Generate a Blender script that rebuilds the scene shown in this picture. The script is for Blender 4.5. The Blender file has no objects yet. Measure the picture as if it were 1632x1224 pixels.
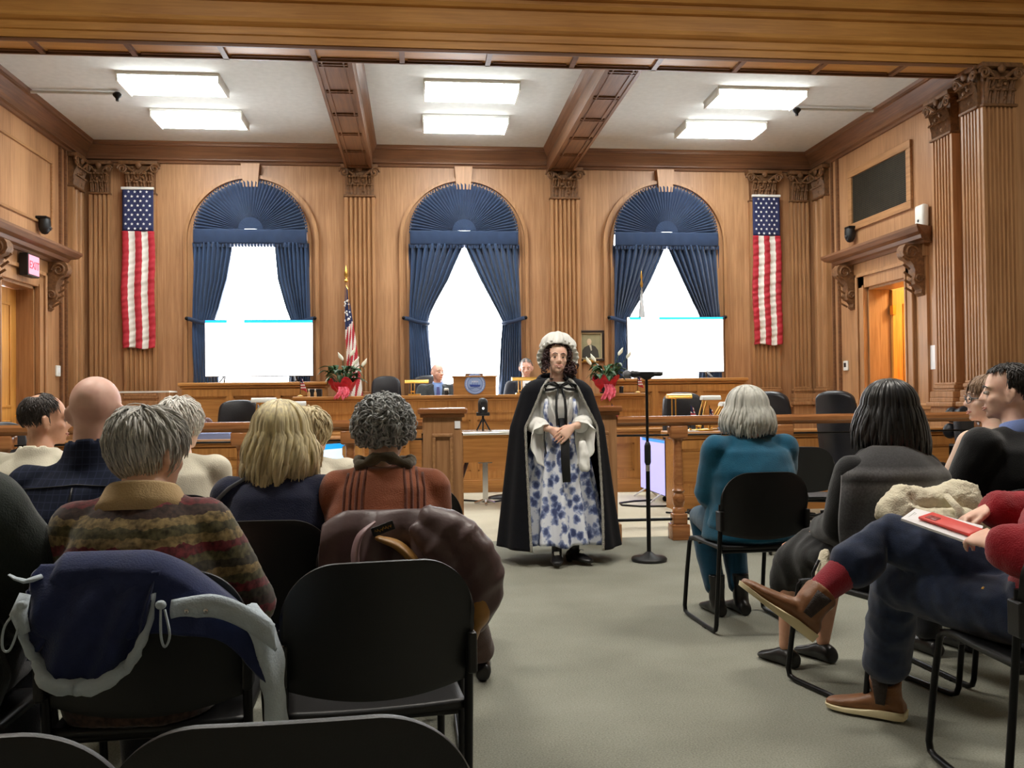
import bpy, bmesh, math, random
import numpy as np
from mathutils import Vector, Matrix, Euler, noise as mnoise

S = bpy.context.scene
COL = S.collection
PI = math.pi
random.seed(7)

# ---------------------------------------------------------------- camera
cam_data = bpy.data.cameras.new('camera')
cam = bpy.data.objects.new('camera', cam_data)
COL.objects.link(cam)
S.camera = cam
cam_data.sensor_fit = 'HORIZONTAL'
cam_data.sensor_width = 36.0
cam_data.lens = 36.0 * 1445.0 / 1632.0
cam_data.clip_start = 0.05
cam_data.clip_end = 200
_yaw, _pit, _rol = 0.1048, 0.0157, -0.0118
_f = Vector((math.sin(_yaw) * math.cos(_pit), math.cos(_yaw) * math.cos(_pit), math.sin(_pit)))
_r = Vector((math.cos(_yaw), -math.sin(_yaw), 0))
_u = _r.cross(_f)
_r2 = math.cos(_rol) * _r + math.sin(_rol) * _u
_u2 = -math.sin(_rol) * _r + math.cos(_rol) * _u
cam.matrix_world = Matrix(((_r2.x, _u2.x, -_f.x, 0), (_r2.y, _u2.y, -_f.y, 0), (_r2.z, _u2.z, -_f.z, 1.2), (0, 0, 0, 1)))

# ---------------------------------------------------------------- daylight outside and exposure
world = bpy.data.worlds.new('world')
S.world = world
world.use_nodes = True
world.node_tree.nodes['Background'].inputs[0].default_value = (0.93, 0.97, 1.0, 1)
world.node_tree.nodes['Background'].inputs[1].default_value = 9.0
S.view_settings.view_transform = 'Standard'
S.view_settings.look = 'None'
S.view_settings.gamma = 1.0
S.view_settings.use_curve_mapping = False
S.view_settings.exposure = 0.9
FIX_EMIT = 17.0       # chamber ceiling fixtures
HALL_EMIT = 31.0       # audience hall fixtures
try:
    S.cycles.use_denoising = True
    S.cycles.max_bounces = 8
    S.cycles.sample_clamp_indirect = 6.0
except Exception:
    pass

# ================================================================ helpers
def V(*a): return Vector(a)

def smooth_path(pts, n=5):
    P = [Vector(p) for p in pts]; out = []
    for i in range(len(P)-1):
        a, b, c, d = P[max(i-1,0)], P[i], P[i+1], P[min(i+2,len(P)-1)]
        for k in range(n):
            t = k/n; out.append(.5*((2*b)+(c-a)*t+(2*a-5*b+4*c-d)*t*t+(3*b-a-3*c+d)*t**3))
    return out+[P[-1]]
def smooth_r(r, n=5): return [r[i]+(r[i+1]-r[i])*k/n for i in range(len(r)-1) for k in range(n)]+[r[-1]]

class MB:
    """collects polygons of one mesh"""
    def __init__(s): s.v = []; s.f = []; s.m = []
    def add(s, vs, fs, mi=0, M=None):
        b = len(s.v)
        s.v += [tuple(M @ Vector(p)) if M else tuple(p) for p in vs]
        s.f += [tuple(b + i for i in f) for f in fs]
        s.m += [mi] * len(fs)
        return s
    def box(s, x0, x1, y0, y1, z0, z1, mi=0, M=None, b=0.0):
        if b <= 0:
            vs = [(x0,y0,z0),(x1,y0,z0),(x1,y1,z0),(x0,y1,z0),(x0,y0,z1),(x1,y0,z1),(x1,y1,z1),(x0,y1,z1)]
            return s.add(vs, [(0,3,2,1),(4,5,6,7),(0,1,5,4),(1,2,6,5),(2,3,7,6),(3,0,4,7)], mi, M)
        bm = bmesh.new()
        bmesh.ops.create_cube(bm, size=1)
        for v in bm.verts:
            v.co = Vector(((x0+x1)/2 + v.co.x*(x1-x0), (y0+y1)/2 + v.co.y*(y1-y0), (z0+z1)/2 + v.co.z*(z1-z0)))
        bmesh.ops.bevel(bm, geom=list(bm.edges), offset=min(b, .49*min(x1-x0, y1-y0, z1-z0)), segments=2, affect='EDGES', profile=.5)
        bm.verts.index_update()
        s.add([v.co for v in bm.verts], [[v.index for v in f.verts] for f in bm.faces], mi, M)
        bm.free(); return s
    def loft(s, rings, mi=0, M=None, closed=True, cap=True):
        n = len(rings[0]); vs = [p for r in rings for p in r]; fs = []
        for i in range(len(rings)-1):
            for j in range(n if closed else n-1):
                k = (j+1) % n
                fs.append((i*n+j, i*n+k, (i+1)*n+k, (i+1)*n+j))
        if cap and closed:
            fs.append(tuple(range(n-1, -1, -1))); fs.append(tuple((len(rings)-1)*n + j for j in range(n)))
        return s.add(vs, fs, mi, M)
    def lathe(s, prof, n=20, c=(0,0,0), mi=0, M=None):
        rings = [[(c[0]+r*math.cos(2*PI*j/n), c[1]+r*math.sin(2*PI*j/n), c[2]+z) for j in range(n)] for r, z in prof]
        return s.loft(rings, mi, M)
    def tube(s, pts, r, n=8, mi=0, M=None, round_cap=False, sy=1.0):
        pts = [Vector(p) for p in pts]; k = len(pts)
        rs = list(r) if hasattr(r, '__len__') else [r]*k
        rings = []; ref = None
        for i in range(k):
            t = (pts[min(i+1, k-1)] - pts[max(i-1, 0)])
            if t.length < 1e-9: t = Vector((0,0,1))
            t.normalize()
            if ref is None:
                ref = Vector((0,0,1)) if abs(t.z) < .9 else Vector((1,0,0))
            a = t.cross(ref)
            if a.length < 1e-4: a = t.orthogonal()
            a.normalize(); b = t.cross(a).normalized(); ref = -b if ref.dot(-b) > 0 else b
            a = t.cross(ref).normalized(); b = ref
            if round_cap and i == 0:
                for q in (.25, .6, .88): 
                    rr = rs[0]*math.sqrt(max(0, 1-(1-q)**2)); o = pts[0]-t*rs[0]*(1-q)
                    rings.append([o + a*rr*math.cos(2*PI*j/n) + b*rr*sy*math.sin(2*PI*j/n) for j in range(n)])
            rings.append([pts[i] + a*rs[i]*math.cos(2*PI*j/n) + b*rs[i]*sy*math.sin(2*PI*j/n) for j in range(n)])
            if round_cap and i == k-1:
                for q in (.88, .6, .25):
                    rr = rs[-1]*math.sqrt(max(0, 1-(1-q)**2)); o = pts[-1]+t*rs[-1]*(1-q)
                    rings.append([o + a*rr*math.cos(2*PI*j/n) + b*rr*sy*math.sin(2*PI*j/n) for j in range(n)])
        return s.loft(rings, mi, M)
    def ball(s, c, r, n=16, m=10, mi=0, M=None):
        if not hasattr(r, '__len__'): r = (r, r, r)
        rings = []
        for i in range(m+1):
            a = -PI/2 + PI*i/m
            ca = max(math.cos(a), 1e-3)
            rings.append([(c[0]+r[0]*ca*math.cos(2*PI*j/n), c[1]+r[1]*ca*math.sin(2*PI*j/n), c[2]+r[2]*math.sin(a)) for j in range(n)])
        return s.loft(rings, mi, M)
    def prism(s, poly, axis, a0, a1, mi=0, M=None):
        """2D polygon extruded along axis: x -> (y,z), y -> (x,z), z -> (x,y)"""
        def P(p, a):
            return (a, p[0], p[1]) if axis == 'x' else (p[0], a, p[1]) if axis == 'y' else (p[0], p[1], a)
        return s.loft([[P(p, a0) for p in poly], [P(p, a1) for p in poly]], mi, M)
    def grid(s, fn, nu, nv, mi=0, M=None, mfn=None):
        b = len(s.v)
        for i in range(nu+1):
            for j in range(nv+1):
                p = Vector(fn(i/nu, j/nv)); s.v.append(tuple(M @ p) if M else tuple(p))
        for i in range(nu):
            for j in range(nv):
                s.f.append((b+i*(nv+1)+j, b+(i+1)*(nv+1)+j, b+(i+1)*(nv+1)+j+1, b+i*(nv+1)+j+1))
                s.m.append(mfn((i+.5)/nu, (j+.5)/nv) if mfn else mi)
        return s
    def mesh(s, name, mats, smooth=None):
        me = bpy.data.meshes.new(name)
        me.from_pydata([tuple(p) for p in s.v], [], s.f)
        mats = mats if isinstance(mats, (list, tuple)) else [mats]
        for m in mats: me.materials.append(m)
        if len(mats) > 1: me.polygons.foreach_set('material_index', s.m)
        bm = bmesh.new(); bm.from_mesh(me); bmesh.ops.recalc_face_normals(bm, faces=bm.faces)
        bm.to_mesh(me); bm.free()
        if smooth is not None:
            me.polygons.foreach_set('use_smooth', [True]*len(me.polygons))
            if smooth < 180: me.set_sharp_from_angle(angle=math.radians(smooth))
        me.update(); return me
    def build(s, name, mats, parent=None, smooth=None, label=None):
        o = bpy.data.objects.new(name, s.mesh(name, mats, smooth)); COL.objects.link(o)
        if parent is not None: o.parent = parent
        if label: o['label'] = label
        return o

def thing(name, label, cat, loc=(0,0,0), rotz=0, group=None):
    o = bpy.data.objects.new(name, None); COL.objects.link(o)
    o.empty_display_size = .1
    o.location = loc; o.rotation_euler = (0, 0, rotz); o['label'] = label; o['category'] = cat
    if group: o['group'] = group
    return o
def tag(o, label, cat, group=None):
    o['label'] = label; o['category'] = cat
    if group: o['group'] = group
    return o
def struct(o): o['kind'] = 'structure'; return o
def dup(root, loc=None, rotz=None, label=None, group=None):
    r = root.copy(); COL.objects.link(r)
    if loc is not None: r.location = loc
    if rotz is not None: r.rotation_euler = (0, 0, rotz)
    if label: r['label'] = label
    if group: r['group'] = group
    for ch in list(root.children):
        c = ch.copy(); COL.objects.link(c); c.parent = r
        for g in list(ch.children):
            d = g.copy(); COL.objects.link(d); d.parent = c
    return r

def fuse(mb, name, mats, parent, voxel=.008, smooth_it=4, wr=None, label=None, dec=0):
    """one continuous skin over overlapping shapes (voxel remesh, then relaxed)"""
    me = mb.mesh(name, mats)
    o = bpy.data.objects.new(name, me); COL.objects.link(o)
    m = o.modifiers.new('r', 'REMESH'); m.mode = 'VOXEL'; m.voxel_size = voxel; m.use_smooth_shade = True
    if smooth_it:
        m = o.modifiers.new('s', 'SMOOTH'); m.factor = .5; m.iterations = smooth_it
    if dec:
        m = o.modifiers.new('d', 'DECIMATE'); m.ratio = dec
    dg = bpy.context.evaluated_depsgraph_get()
    ne = bpy.data.meshes.new_from_object(o.evaluated_get(dg))
    o.modifiers.clear()
    o.data = ne; bpy.data.meshes.remove(me)
    ne.name = name
    if not ne.materials:
        for m in (mats if isinstance(mats, (list, tuple)) else [mats]): ne.materials.append(m)
    ne.polygons.foreach_set('use_smooth', [True]*len(ne.polygons))
    if wr: wrinkle(ne, **wr)
    if parent is not None: o.parent = parent
    if label: o['label'] = label
    return o
def wrinkle(me, amp=.006, sc=(6, 6, 6), seed=0, zmax=None, rot=0, fine=0):
    off = Vector((seed*3.1, seed*1.7, seed*5.3)); ns = [v.normal.copy() for v in me.vertices]
    R = Matrix.Rotation(rot, 3, 'Y')
    for v, n in zip(me.vertices, ns):
        p = R @ v.co; q = Vector((p.x*sc[0], p.y*sc[1], p.z*sc[2])) + off
        d = mnoise.noise(q); d = (1-abs(d)*2)*.6 + mnoise.noise(q*2.3)*.35
        if fine: d += fine*mnoise.noise(v.co*90)
        v.co += n*amp*d
    me.update()

# ---------------------------------------------------------------- materials
def srgb(r, g, b):
    f = lambda c: ((c/255)/12.92 if c/255 <= .04045 else ((c/255+.055)/1.055)**2.4)
    return (f(r), f(g), f(b), 1)
def nodes_of(name):
    m = bpy.data.materials.new(name); m.use_nodes = True
    nt = m.node_tree; return m, nt, nt.nodes['Principled BSDF']
def mat(name, c, rough=.6, metal=0, var=.12, vs=8, bump=0, bs=60, sheen=0, spec=.5, stretch=(1,1,1), emit=0, coat=0):
    m, nt, p = nodes_of(name); N = nt.nodes; L = nt.links
    p.inputs['Roughness'].default_value = rough; p.inputs['Metallic'].default_value = metal
    p.inputs['Specular IOR Level'].default_value = spec
    if sheen: p.inputs['Sheen Weight'].default_value = sheen
    if coat: p.inputs['Coat Weight'].default_value = coat; p.inputs['Coat Roughness'].default_value = .15
    tc = N.new('ShaderNodeTexCoord'); mp = N.new('ShaderNodeMapping'); mp.inputs['Scale'].default_value = stretch
    L.new(tc.outputs['Object'], mp.inputs[0])
    no = N.new('ShaderNodeTexNoise'); no.inputs['Scale'].default_value = vs; no.inputs['Detail'].default_value = 4
    L.new(mp.outputs[0], no.inputs['Vector'])
    cr = N.new('ShaderNodeValToRGB'); e = cr.color_ramp.elements
    e[0].position = .3; e[1].position = .7
    e[0].color = tuple(x*(1-var) for x in c[:3])+(1,); e[1].color = tuple(min(1, x*(1+var)) for x in c[:3])+(1,)
    L.new(no.outputs['Fac'], cr.inputs[0]); L.new(cr.outputs[0], p.inputs['Base Color'])
    if bump:
        n2 = N.new('ShaderNodeTexNoise'); n2.inputs['Scale'].default_value = bs; n2.inputs['Detail'].default_value = 3
        L.new(mp.outputs[0], n2.inputs['Vector'])
        bp = N.new('ShaderNodeBump'); bp.inputs['Strength'].default_value = bump; bp.inputs['Distance'].default_value = .01
        L.new(n2.outputs['Fac'], bp.inputs['Height']); L.new(bp.outputs[0], p.inputs['Normal'])
    if emit:
        p.inputs['Emission Color'].default_value = c; p.inputs['Emission Strength'].default_value = emit
    return m
def wood(name, dark, light, axis='z', rough=.42, panel=0, scale=1.0):
    m, nt, p = nodes_of(name); N = nt.nodes; L = nt.links
    p.inputs['Roughness'].default_value = rough
    p.inputs['Specular IOR Level'].default_value = .35
    tc = N.new('ShaderNodeTexCoord'); mp = N.new('ShaderNodeMapping')
    a, b = 34*scale, 1.6*scale
    mp.inputs['Scale'].default_value = {'z': (a, a, b), 'x': (b, a, a), 'y': (a, b, a)}[axis]
    L.new(tc.outputs['Object'], mp.inputs[0])
    n1 = N.new('ShaderNodeTexNoise'); n1.inputs['Scale'].default_value = 1.0; n1.inputs['Detail'].default_value = 6; n1.inputs['Roughness'].default_value = .6; n1.inputs['Distortion'].default_value = .6
    L.new(mp.outputs[0], n1.inputs['Vector'])
    n2 = N.new('ShaderNodeTexNoise'); n2.inputs['Scale'].default_value = 1.1; n2.inputs['Detail'].default_value = 2
    L.new(tc.outputs['Object'], n2.inputs['Vector'])
    mx = N.new('ShaderNodeMath'); mx.operation = 'MULTIPLY_ADD'; mx.inputs[1].default_value = .62
    L.new(n1.outputs['Fac'], mx.inputs[0])
    m2 = N.new('ShaderNodeMath'); m2.operation = 'MULTIPLY'; m2.inputs[1].default_value = .38; L.new(n2.outputs['Fac'], m2.inputs[0])
    L.new(m2.outputs[0], mx.inputs[2])
    src = mx.outputs[0]
    if panel:
        sx = N.new('ShaderNodeSeparateXYZ'); L.new(tc.outputs['Object'], sx.inputs[0])
        ad = N.new('ShaderNodeMath'); ad.operation = 'ADD'; L.new(sx.outputs[0], ad.inputs[0]); L.new(sx.outputs[1], ad.inputs[1])
        dv = N.new('ShaderNodeMath'); dv.operation = 'DIVIDE'; dv.inputs[1].default_value = panel; L.new(ad.outputs[0], dv.inputs[0])
        fl = N.new('ShaderNodeMath'); fl.operation = 'FLOOR'; L.new(dv.outputs[0], fl.inputs[0])
        wn = N.new('ShaderNodeTexWhiteNoise'); wn.noise_dimensions = '1D'; L.new(fl.outputs[0], wn.inputs['W'])
        m3 = N.new('ShaderNodeMath'); m3.operation = 'MULTIPLY_ADD'; m3.inputs[1].default_value = .14; L.new(wn.outputs['Value'], m3.inputs[0]); L.new(src, m3.inputs[2])
        m4 = N.new('ShaderNodeMath'); m4.operation = 'SUBTRACT'; m4.inputs[1].default_value = .07; L.new(m3.outputs[0], m4.inputs[0]); src = m4.outputs[0]
    cr = N.new('ShaderNodeValToRGB'); e = cr.color_ramp.elements
    e[0].position = .36; e[1].position = .64; e[0].color = dark; e[1].color = light
    L.new(src, cr.inputs[0]); L.new(cr.outputs[0], p.inputs['Base Color'])
    bp = N.new('ShaderNodeBump'); bp.inputs['Strength'].default_value = .06; bp.inputs['Distance'].default_value = .004
    L.new(n1.outputs['Fac'], bp.inputs['Height']); L.new(bp.outputs[0], p.inputs['Normal'])
    return m
def emis(name, c, s):
    m, nt, p = nodes_of(name)
    p.inputs['Base Color'].default_value = c; p.inputs['Emission Color'].default_value = c; p.inputs['Emission Strength'].default_value = s
    return m
def ramp_tex(name, stops, coord='z', lo=0, hi=1, wig=0, wscale=8, rough=.85, interp='CONSTANT', noise_mul=.3, nscale=60, sheen=.3, obj_scale=None):
    """bands of colour along one object axis (knitted bands, woven stripes)"""
    m, nt, p = nodes_of(name); N = nt.nodes; L = nt.links
    p.inputs['Roughness'].default_value = rough; p.inputs['Sheen Weight'].default_value = sheen
    p.inputs['Specular IOR Level'].default_value = .2
    tc = N.new('ShaderNodeTexCoord'); sx = N.new('ShaderNodeSeparateXYZ'); L.new(tc.outputs['Object'], sx.inputs[0])
    mr = N.new('ShaderNodeMapRange'); mr.inputs[1].default_value = lo; mr.inputs[2].default_value = hi
    src = sx.outputs['xyz'.index(coord)]
    if wig:
        no = N.new('ShaderNodeTexNoise'); no.inputs['Scale'].default_value = wscale; L.new(tc.outputs['Object'], no.inputs['Vector'])
        ma = N.new('ShaderNodeMath'); ma.operation = 'MULTIPLY_ADD'; ma.inputs[1].default_value = wig; L.new(no.outputs['Fac'], ma.inputs[0]); L.new(src, ma.inputs[2]); src = ma.outputs[0]
    L.new(src, mr.inputs[0])
    cr = N.new('ShaderNodeValToRGB'); cr.color_ramp.interpolation = interp; e = cr.color_ramp.elements
    while len(e) < len(stops): e.new(.5)
    for el, (pos, c) in zip(e, stops): el.position = pos
    for el, (pos, c) in zip(sorted(e, key=lambda q: q.position), stops): el.color = c
    L.new(mr.outputs[0], cr.inputs[0])
    n2 = N.new('ShaderNodeTexNoise'); n2.inputs['Scale'].default_value = nscale; n2.inputs['Detail'].default_value = 2; L.new(tc.outputs['Object'], n2.inputs['Vector'])
    hs = N.new('ShaderNodeMapRange'); hs.inputs[3].default_value = 1-noise_mul; hs.inputs[4].default_value = 1+noise_mul; hs.inputs[1].default_value = .3; hs.inputs[2].default_value = .7
    L.new(n2.outputs['Fac'], hs.inputs[0])
    mu = N.new('ShaderNodeMix'); mu.data_type = 'RGBA'; mu.blend_type = 'MULTIPLY'; mu.inputs['Factor'].default_value = 1
    L.new(cr.outputs[0], mu.inputs['A']); L.new(hs.outputs[0], mu.inputs['B']); L.new(mu.outputs['Result'], p.inputs['Base Color'])
    return m

WD, WL = srgb(132, 78, 34), srgb(196, 132, 70)
M = {}
M['wall_z'] = wood('oak_wall', srgb(152, 109, 74), srgb(188, 143, 103), 'z', panel=.42)
M['oak_z'] = wood('oak_upright', srgb(144, 102, 66), srgb(182, 136, 94), 'z')
M['oak_x'] = wood('oak_across', srgb(144, 102, 66), srgb(182, 136, 92), 'x')
M['oak_y'] = wood('oak_along', srgb(144, 102, 66), srgb(182, 136, 92), 'y')
M['dark_x'] = wood('dark_oak_across', srgb(92, 60, 40), srgb(128, 88, 60), 'x')
M['dark_y'] = wood('dark_oak_along', srgb(92, 60, 40), srgb(132, 92, 62), 'y')
M['gold_x'] = wood('honey_oak_across', srgb(164, 112, 54), srgb(196, 142, 74), 'x')
M['carve'] = mat('carved_oak', srgb(112, 76, 44), .6, var=.35, vs=30, bump=.3, bs=40)
M['desk_x'] = wood('desk_oak_across', srgb(150, 100, 52), srgb(188, 134, 74), 'x', rough=.35)
M['desk_z'] = wood('desk_oak_upright', srgb(154, 103, 54), srgb(192, 137, 76), 'z', rough=.35)
M['rail_x'] = wood('rail_oak', srgb(128, 78, 44), srgb(184, 126, 80), 'x', rough=.16)
M['ceil'] = mat('ceiling_plaster', srgb(206, 208, 205), .9, var=.05, vs=14, bump=.15, bs=120)
M['black'] = mat('black_plastic', srgb(17, 18, 20), .42, var=.1, bump=.12, bs=350)
M['blackm'] = mat('black_metal', srgb(22, 22, 24), .35, .6, var=.1)
M['chrome'] = mat('chrome', srgb(210, 210, 212), .22, 1, var=.03)
M['brass'] = mat('brass', srgb(226, 178, 92), .28, 1, var=.08)
M['white'] = mat('white_plastic', srgb(226, 226, 220), .5, var=.03)
M['paper'] = mat('paper', srgb(238, 238, 240), .8, var=.02)
M['leather'] = mat('black_leather', srgb(30, 31, 37), .36, var=.2, bump=.15, bs=120)
M['oxblood'] = mat('oxblood_leather', srgb(82, 46, 44), .38, var=.2, bump=.1)
M['curtain'] = mat('blue_curtain', srgb(36, 60, 94), .85, var=.14, vs=5, stretch=(12, 12, .6), sheen=.2)
M['curtain_d'] = mat('blue_swag', srgb(29, 49, 80), .85, var=.1, vs=8, sheen=.2)

# ================================================================ the chamber shell
XL, XR, YB, ZC = -4.6, 6.0, 13.1, 4.8
WX = [-2.29, 0.70, 3.67]           # window centres on the back wall
WR, WSP, WSILL = .775, 3.46, 1.12  # arch radius, springing height, sill

def carpet(name, c1, c2):
    m, nt, p = nodes_of(name); N = nt.nodes; L = nt.links
    p.inputs['Roughness'].default_value = .95; p.inputs['Specular IOR Level'].default_value = .15
    tc = N.new('ShaderNodeTexCoord')
    n1 = N.new('ShaderNodeTexNoise'); n1.inputs['Scale'].default_value = 150; n1.inputs['Detail'].default_value = 2
    n2 = N.new('ShaderNodeTexNoise'); n2.inputs['Scale'].default_value = 1.6; n2.inputs['Detail'].default_value = 4
    L.new(tc.outputs['Object'], n1.inputs['Vector']); L.new(tc.outputs['Object'], n2.inputs['Vector'])
    a = N.new('ShaderNodeMath'); a.operation = 'MULTIPLY_ADD'; a.inputs[1].default_value = .6; L.new(n1.outputs['Fac'], a.inputs[0])
    b = N.new('ShaderNodeMath'); b.operation = 'MULTIPLY'; b.inputs[1].default_value = .4; L.new(n2.outputs['Fac'], b.inputs[0]); L.new(b.outputs[0], a.inputs[2])
    cr = N.new('ShaderNodeValToRGB'); e = cr.color_ramp.elements
    e[0].position = .36; e[1].position = .64; e[0].color = c1; e[1].color = c2
    L.new(a.outputs[0], cr.inputs[0]); L.new(cr.outputs[0], p.inputs['Base Color'])
    bp = N.new('ShaderNodeBump'); bp.inputs['Strength'].default_value = .5; bp.inputs['Distance'].default_value = .006
    L.new(n1.outputs['Fac'], bp.inputs['Height']); L.new(bp.outputs[0], p.inputs['Normal'])
    return m
M['carpet_a'] = carpet('sage_carpet', srgb(120, 120, 108), srgb(152, 152, 140))
M['carpet_b'] = carpet('cream_carpet', srgb(186, 178, 156), srgb(214, 206, 186))

struct(MB().box(-7.5, 9.0, -6, 7.62, -.1, 0).build('floor', M['carpet_a']))
struct(MB().box(-7.5, 9.0, 7.62, 14.0, -.1, .001).build('floor.001', M['carpet_b']))

# back wall with three arched openings
def back_wall():
    mb = MB()
    edges = [XL-.3, -.795+0-.0, 2.185, XR+.3]
    y0, y1 = YB, YB+.35
    n = 28
    for k, cx in enumerate(WX):
        a, b = edges[k], edges[k+1]
        def fr(x0, x1, z0, z1): mb.add([(x0,y0,z0),(x1,y0,z0),(x1,y0,z1),(x0,y0,z1)], [(0,1,2,3)])
        fr(a, cx-WR, 0, WSP); fr(cx+WR, b, 0, WSP); fr(cx-WR, cx+WR, 0, WSILL)
        fr(a, cx-WR, WSP, ZC+.2); fr(cx+WR, b, WSP, ZC+.2)
        arc = [(cx-WR*math.cos(PI*i/n), WSP+WR*math.sin(PI*i/n)) for i in range(n+1)]
        for p, q in zip(arc, arc[1:]):
            mb.add([(p[0],y0,p[1]),(q[0],y0,q[1]),(q[0],y0,ZC+.2),(p[0],y0,ZC+.2)], [(0,1,2,3)])
        loop = [(cx-WR, WSILL)] + arc + [(cx+WR, WSILL)]
        for p, q in zip(loop, loop[1:]+loop[:1]):
            mb.add([(p[0],y0,p[1]),(q[0],y0,q[1]),(q[0],y1,q[1]),(p[0],y1,p[1])], [(0,1,2,3)])
    return mb
struct(back_wall().build('wall_back', M['wall_z']))

# side walls with door openings
DY0, DY1, DZ = 10.5, 11.52, 2.62
def side_wall(name, x, sgn):
    mb = MB(); t = .3
    x0, x1 = (x, x+t) if sgn > 0 else (x-t, x)
    mb.box(x0, x1, 8.70, DY0, 0, ZC+.2); mb.box(x0, x1, DY1, YB+.3, 0, ZC+.2); mb.box(x0, x1, DY0, DY1, DZ, ZC+.2)
    return struct(mb.build(name, M['wall_z']))
side_wall('wall_right', XR, 1); side_wall('wall_left', XL, -1)
struct(MB().box(XL-.3, XR+.3, 8.62, YB+.35, ZC, ZC+.12).build('ceiling', M['ceil']))

# the audience hall behind and beside the camera
M['hallwall'] = mat('hall_wall', srgb(226, 214, 192), .8, var=.04)
struct(MB().box(-7.6, -7.4, -6, 8.9, 0, 5.6).build('wall_hall_left', M['hallwall']))
struct(MB().box(9.0, 9.2, -6, 8.9, 0, 5.6).build('wall_hall_right', M['hallwall']))
struct(MB().box(-7.6, 9.2, -6.2, -6, 0, 5.6).build('wall_hall_rear', M['hallwall']))
struct(MB().box(-7.6, 9.2, -6.2, 9.0, 5.6, 5.7).build('ceiling.001', M['ceil']))
mb = MB(); mb.box(-7.5, XL-.0, 8.62, 8.86, 0, 5.6); struct(mb.build('wall_front_left', M['wall_z']))
mb = MB(); mb.box(XR+.0, 9.1, 8.62, 8.86, 0, 5.6); struct(mb.build('wall_front_right', M['wall_z']))

TR = [0]
def trim(mb, m, smooth=None, label=None):
    TR[0] += 1
    return struct(mb.build('trim_%d' % TR[0], m, None, smooth, label))

# great beam across the front of the chamber
prof = [(4.50,0),(4.565,0),(4.572,.022),(4.64,.022),(4.648,.05),(4.665,.085),(4.70,.095),(4.706,.045),(4.86,.045),(4.868,.085),(4.90,.11),(4.907,.075),
        (4.948,.075),(4.956,.13),(5.0,.165),(5.05,.165),(5.06,.25),(5.18,.30),(5.25,.30),(5.26,.1),(5.6,.1)]
mb = MB()
yf = 8.5
pl = [(yf-p, z) for z, p in prof] + [(8.86, 5.6), (8.86, 4.50)]
mb.prism(pl, 'x', XL-2.9, XR+3.0)
trim(mb, M['gold_x'])
# coffered underside of the great beam
mb = MB(); xs = [XL+.3+i*((XR-XL-.6)/12) for i in range(13)]
for a, b in zip(xs, xs[1:]):
    mb.box(a, a+.05, 8.54, 8.86, 4.47, 4.502)
    for (u0,u1,v0,v1) in ((a+.08,b-.03,8.56,8.585),(a+.08,b-.03,8.80,8.825)): mb.box(u0,u1,v0,v1,4.487,4.502)
mb.box(XL, XR, 8.835, 8.86, 4.47, 4.502); mb.box(XL, XR, 8.52, 8.54, 4.47, 4.502)
trim(mb, M['dark_x'])

# two long beams under the ceiling, coffered underneath
def long_beam(cx):
    mb = MB(); w = .19
    mb.box(cx-w, cx+w, 8.86, YB, 4.5, ZC)
    for s in (-1, 1):
        mb.prism([(cx+s*w, ZC),(cx+s*(w+.07), ZC),(cx+s*(w+.05), 4.75),(cx+s*(w+.02), 4.71),(cx+s*w, 4.68)], 'y', 8.86, YB)
        mb.box(cx+s*w-.035*(s>0)-.0, cx+s*w+.035*(s<0), 8.86, YB, 4.485, 4.5)
        mb.box(cx+s*.105-.008, cx+s*.105+.008, 8.9, YB-.3, 4.485, 4.5)
    y = 8.95
    while y < YB-.2:
        mb.box(cx-.14, cx+.14, y, y+.02, 4.482, 4.5); mb.box(cx-.14, cx+.14, y+.06, y+.08, 4.482, 4.5); y += .78
    return trim(mb, M['dark_y'])
long_beam(-.785); long_beam(2.105)

# cornice round the chamber
cp = [(4.545,0),(4.545,.035),(4.575,.045),(4.585,.08),(4.60,.08),(4.64,.10),(4.70,.16),(4.74,.20),(4.745,.225),(4.775,.225),(4.80,.25),(4.80,0)]
for m_, args in (('dark_x', [(YB-p, z) for z, p in cp]),):
    trim(MB().prism(args, 'x', XL, XR), M['dark_x'])
trim(MB().prism([(XL+p, z) for z, p in cp], 'y', 8.86, YB), M['dark_y'])
trim(MB().prism([(XR-p, z) for z, p in cp], 'y', 8.86, YB), M['dark_y'])

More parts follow.
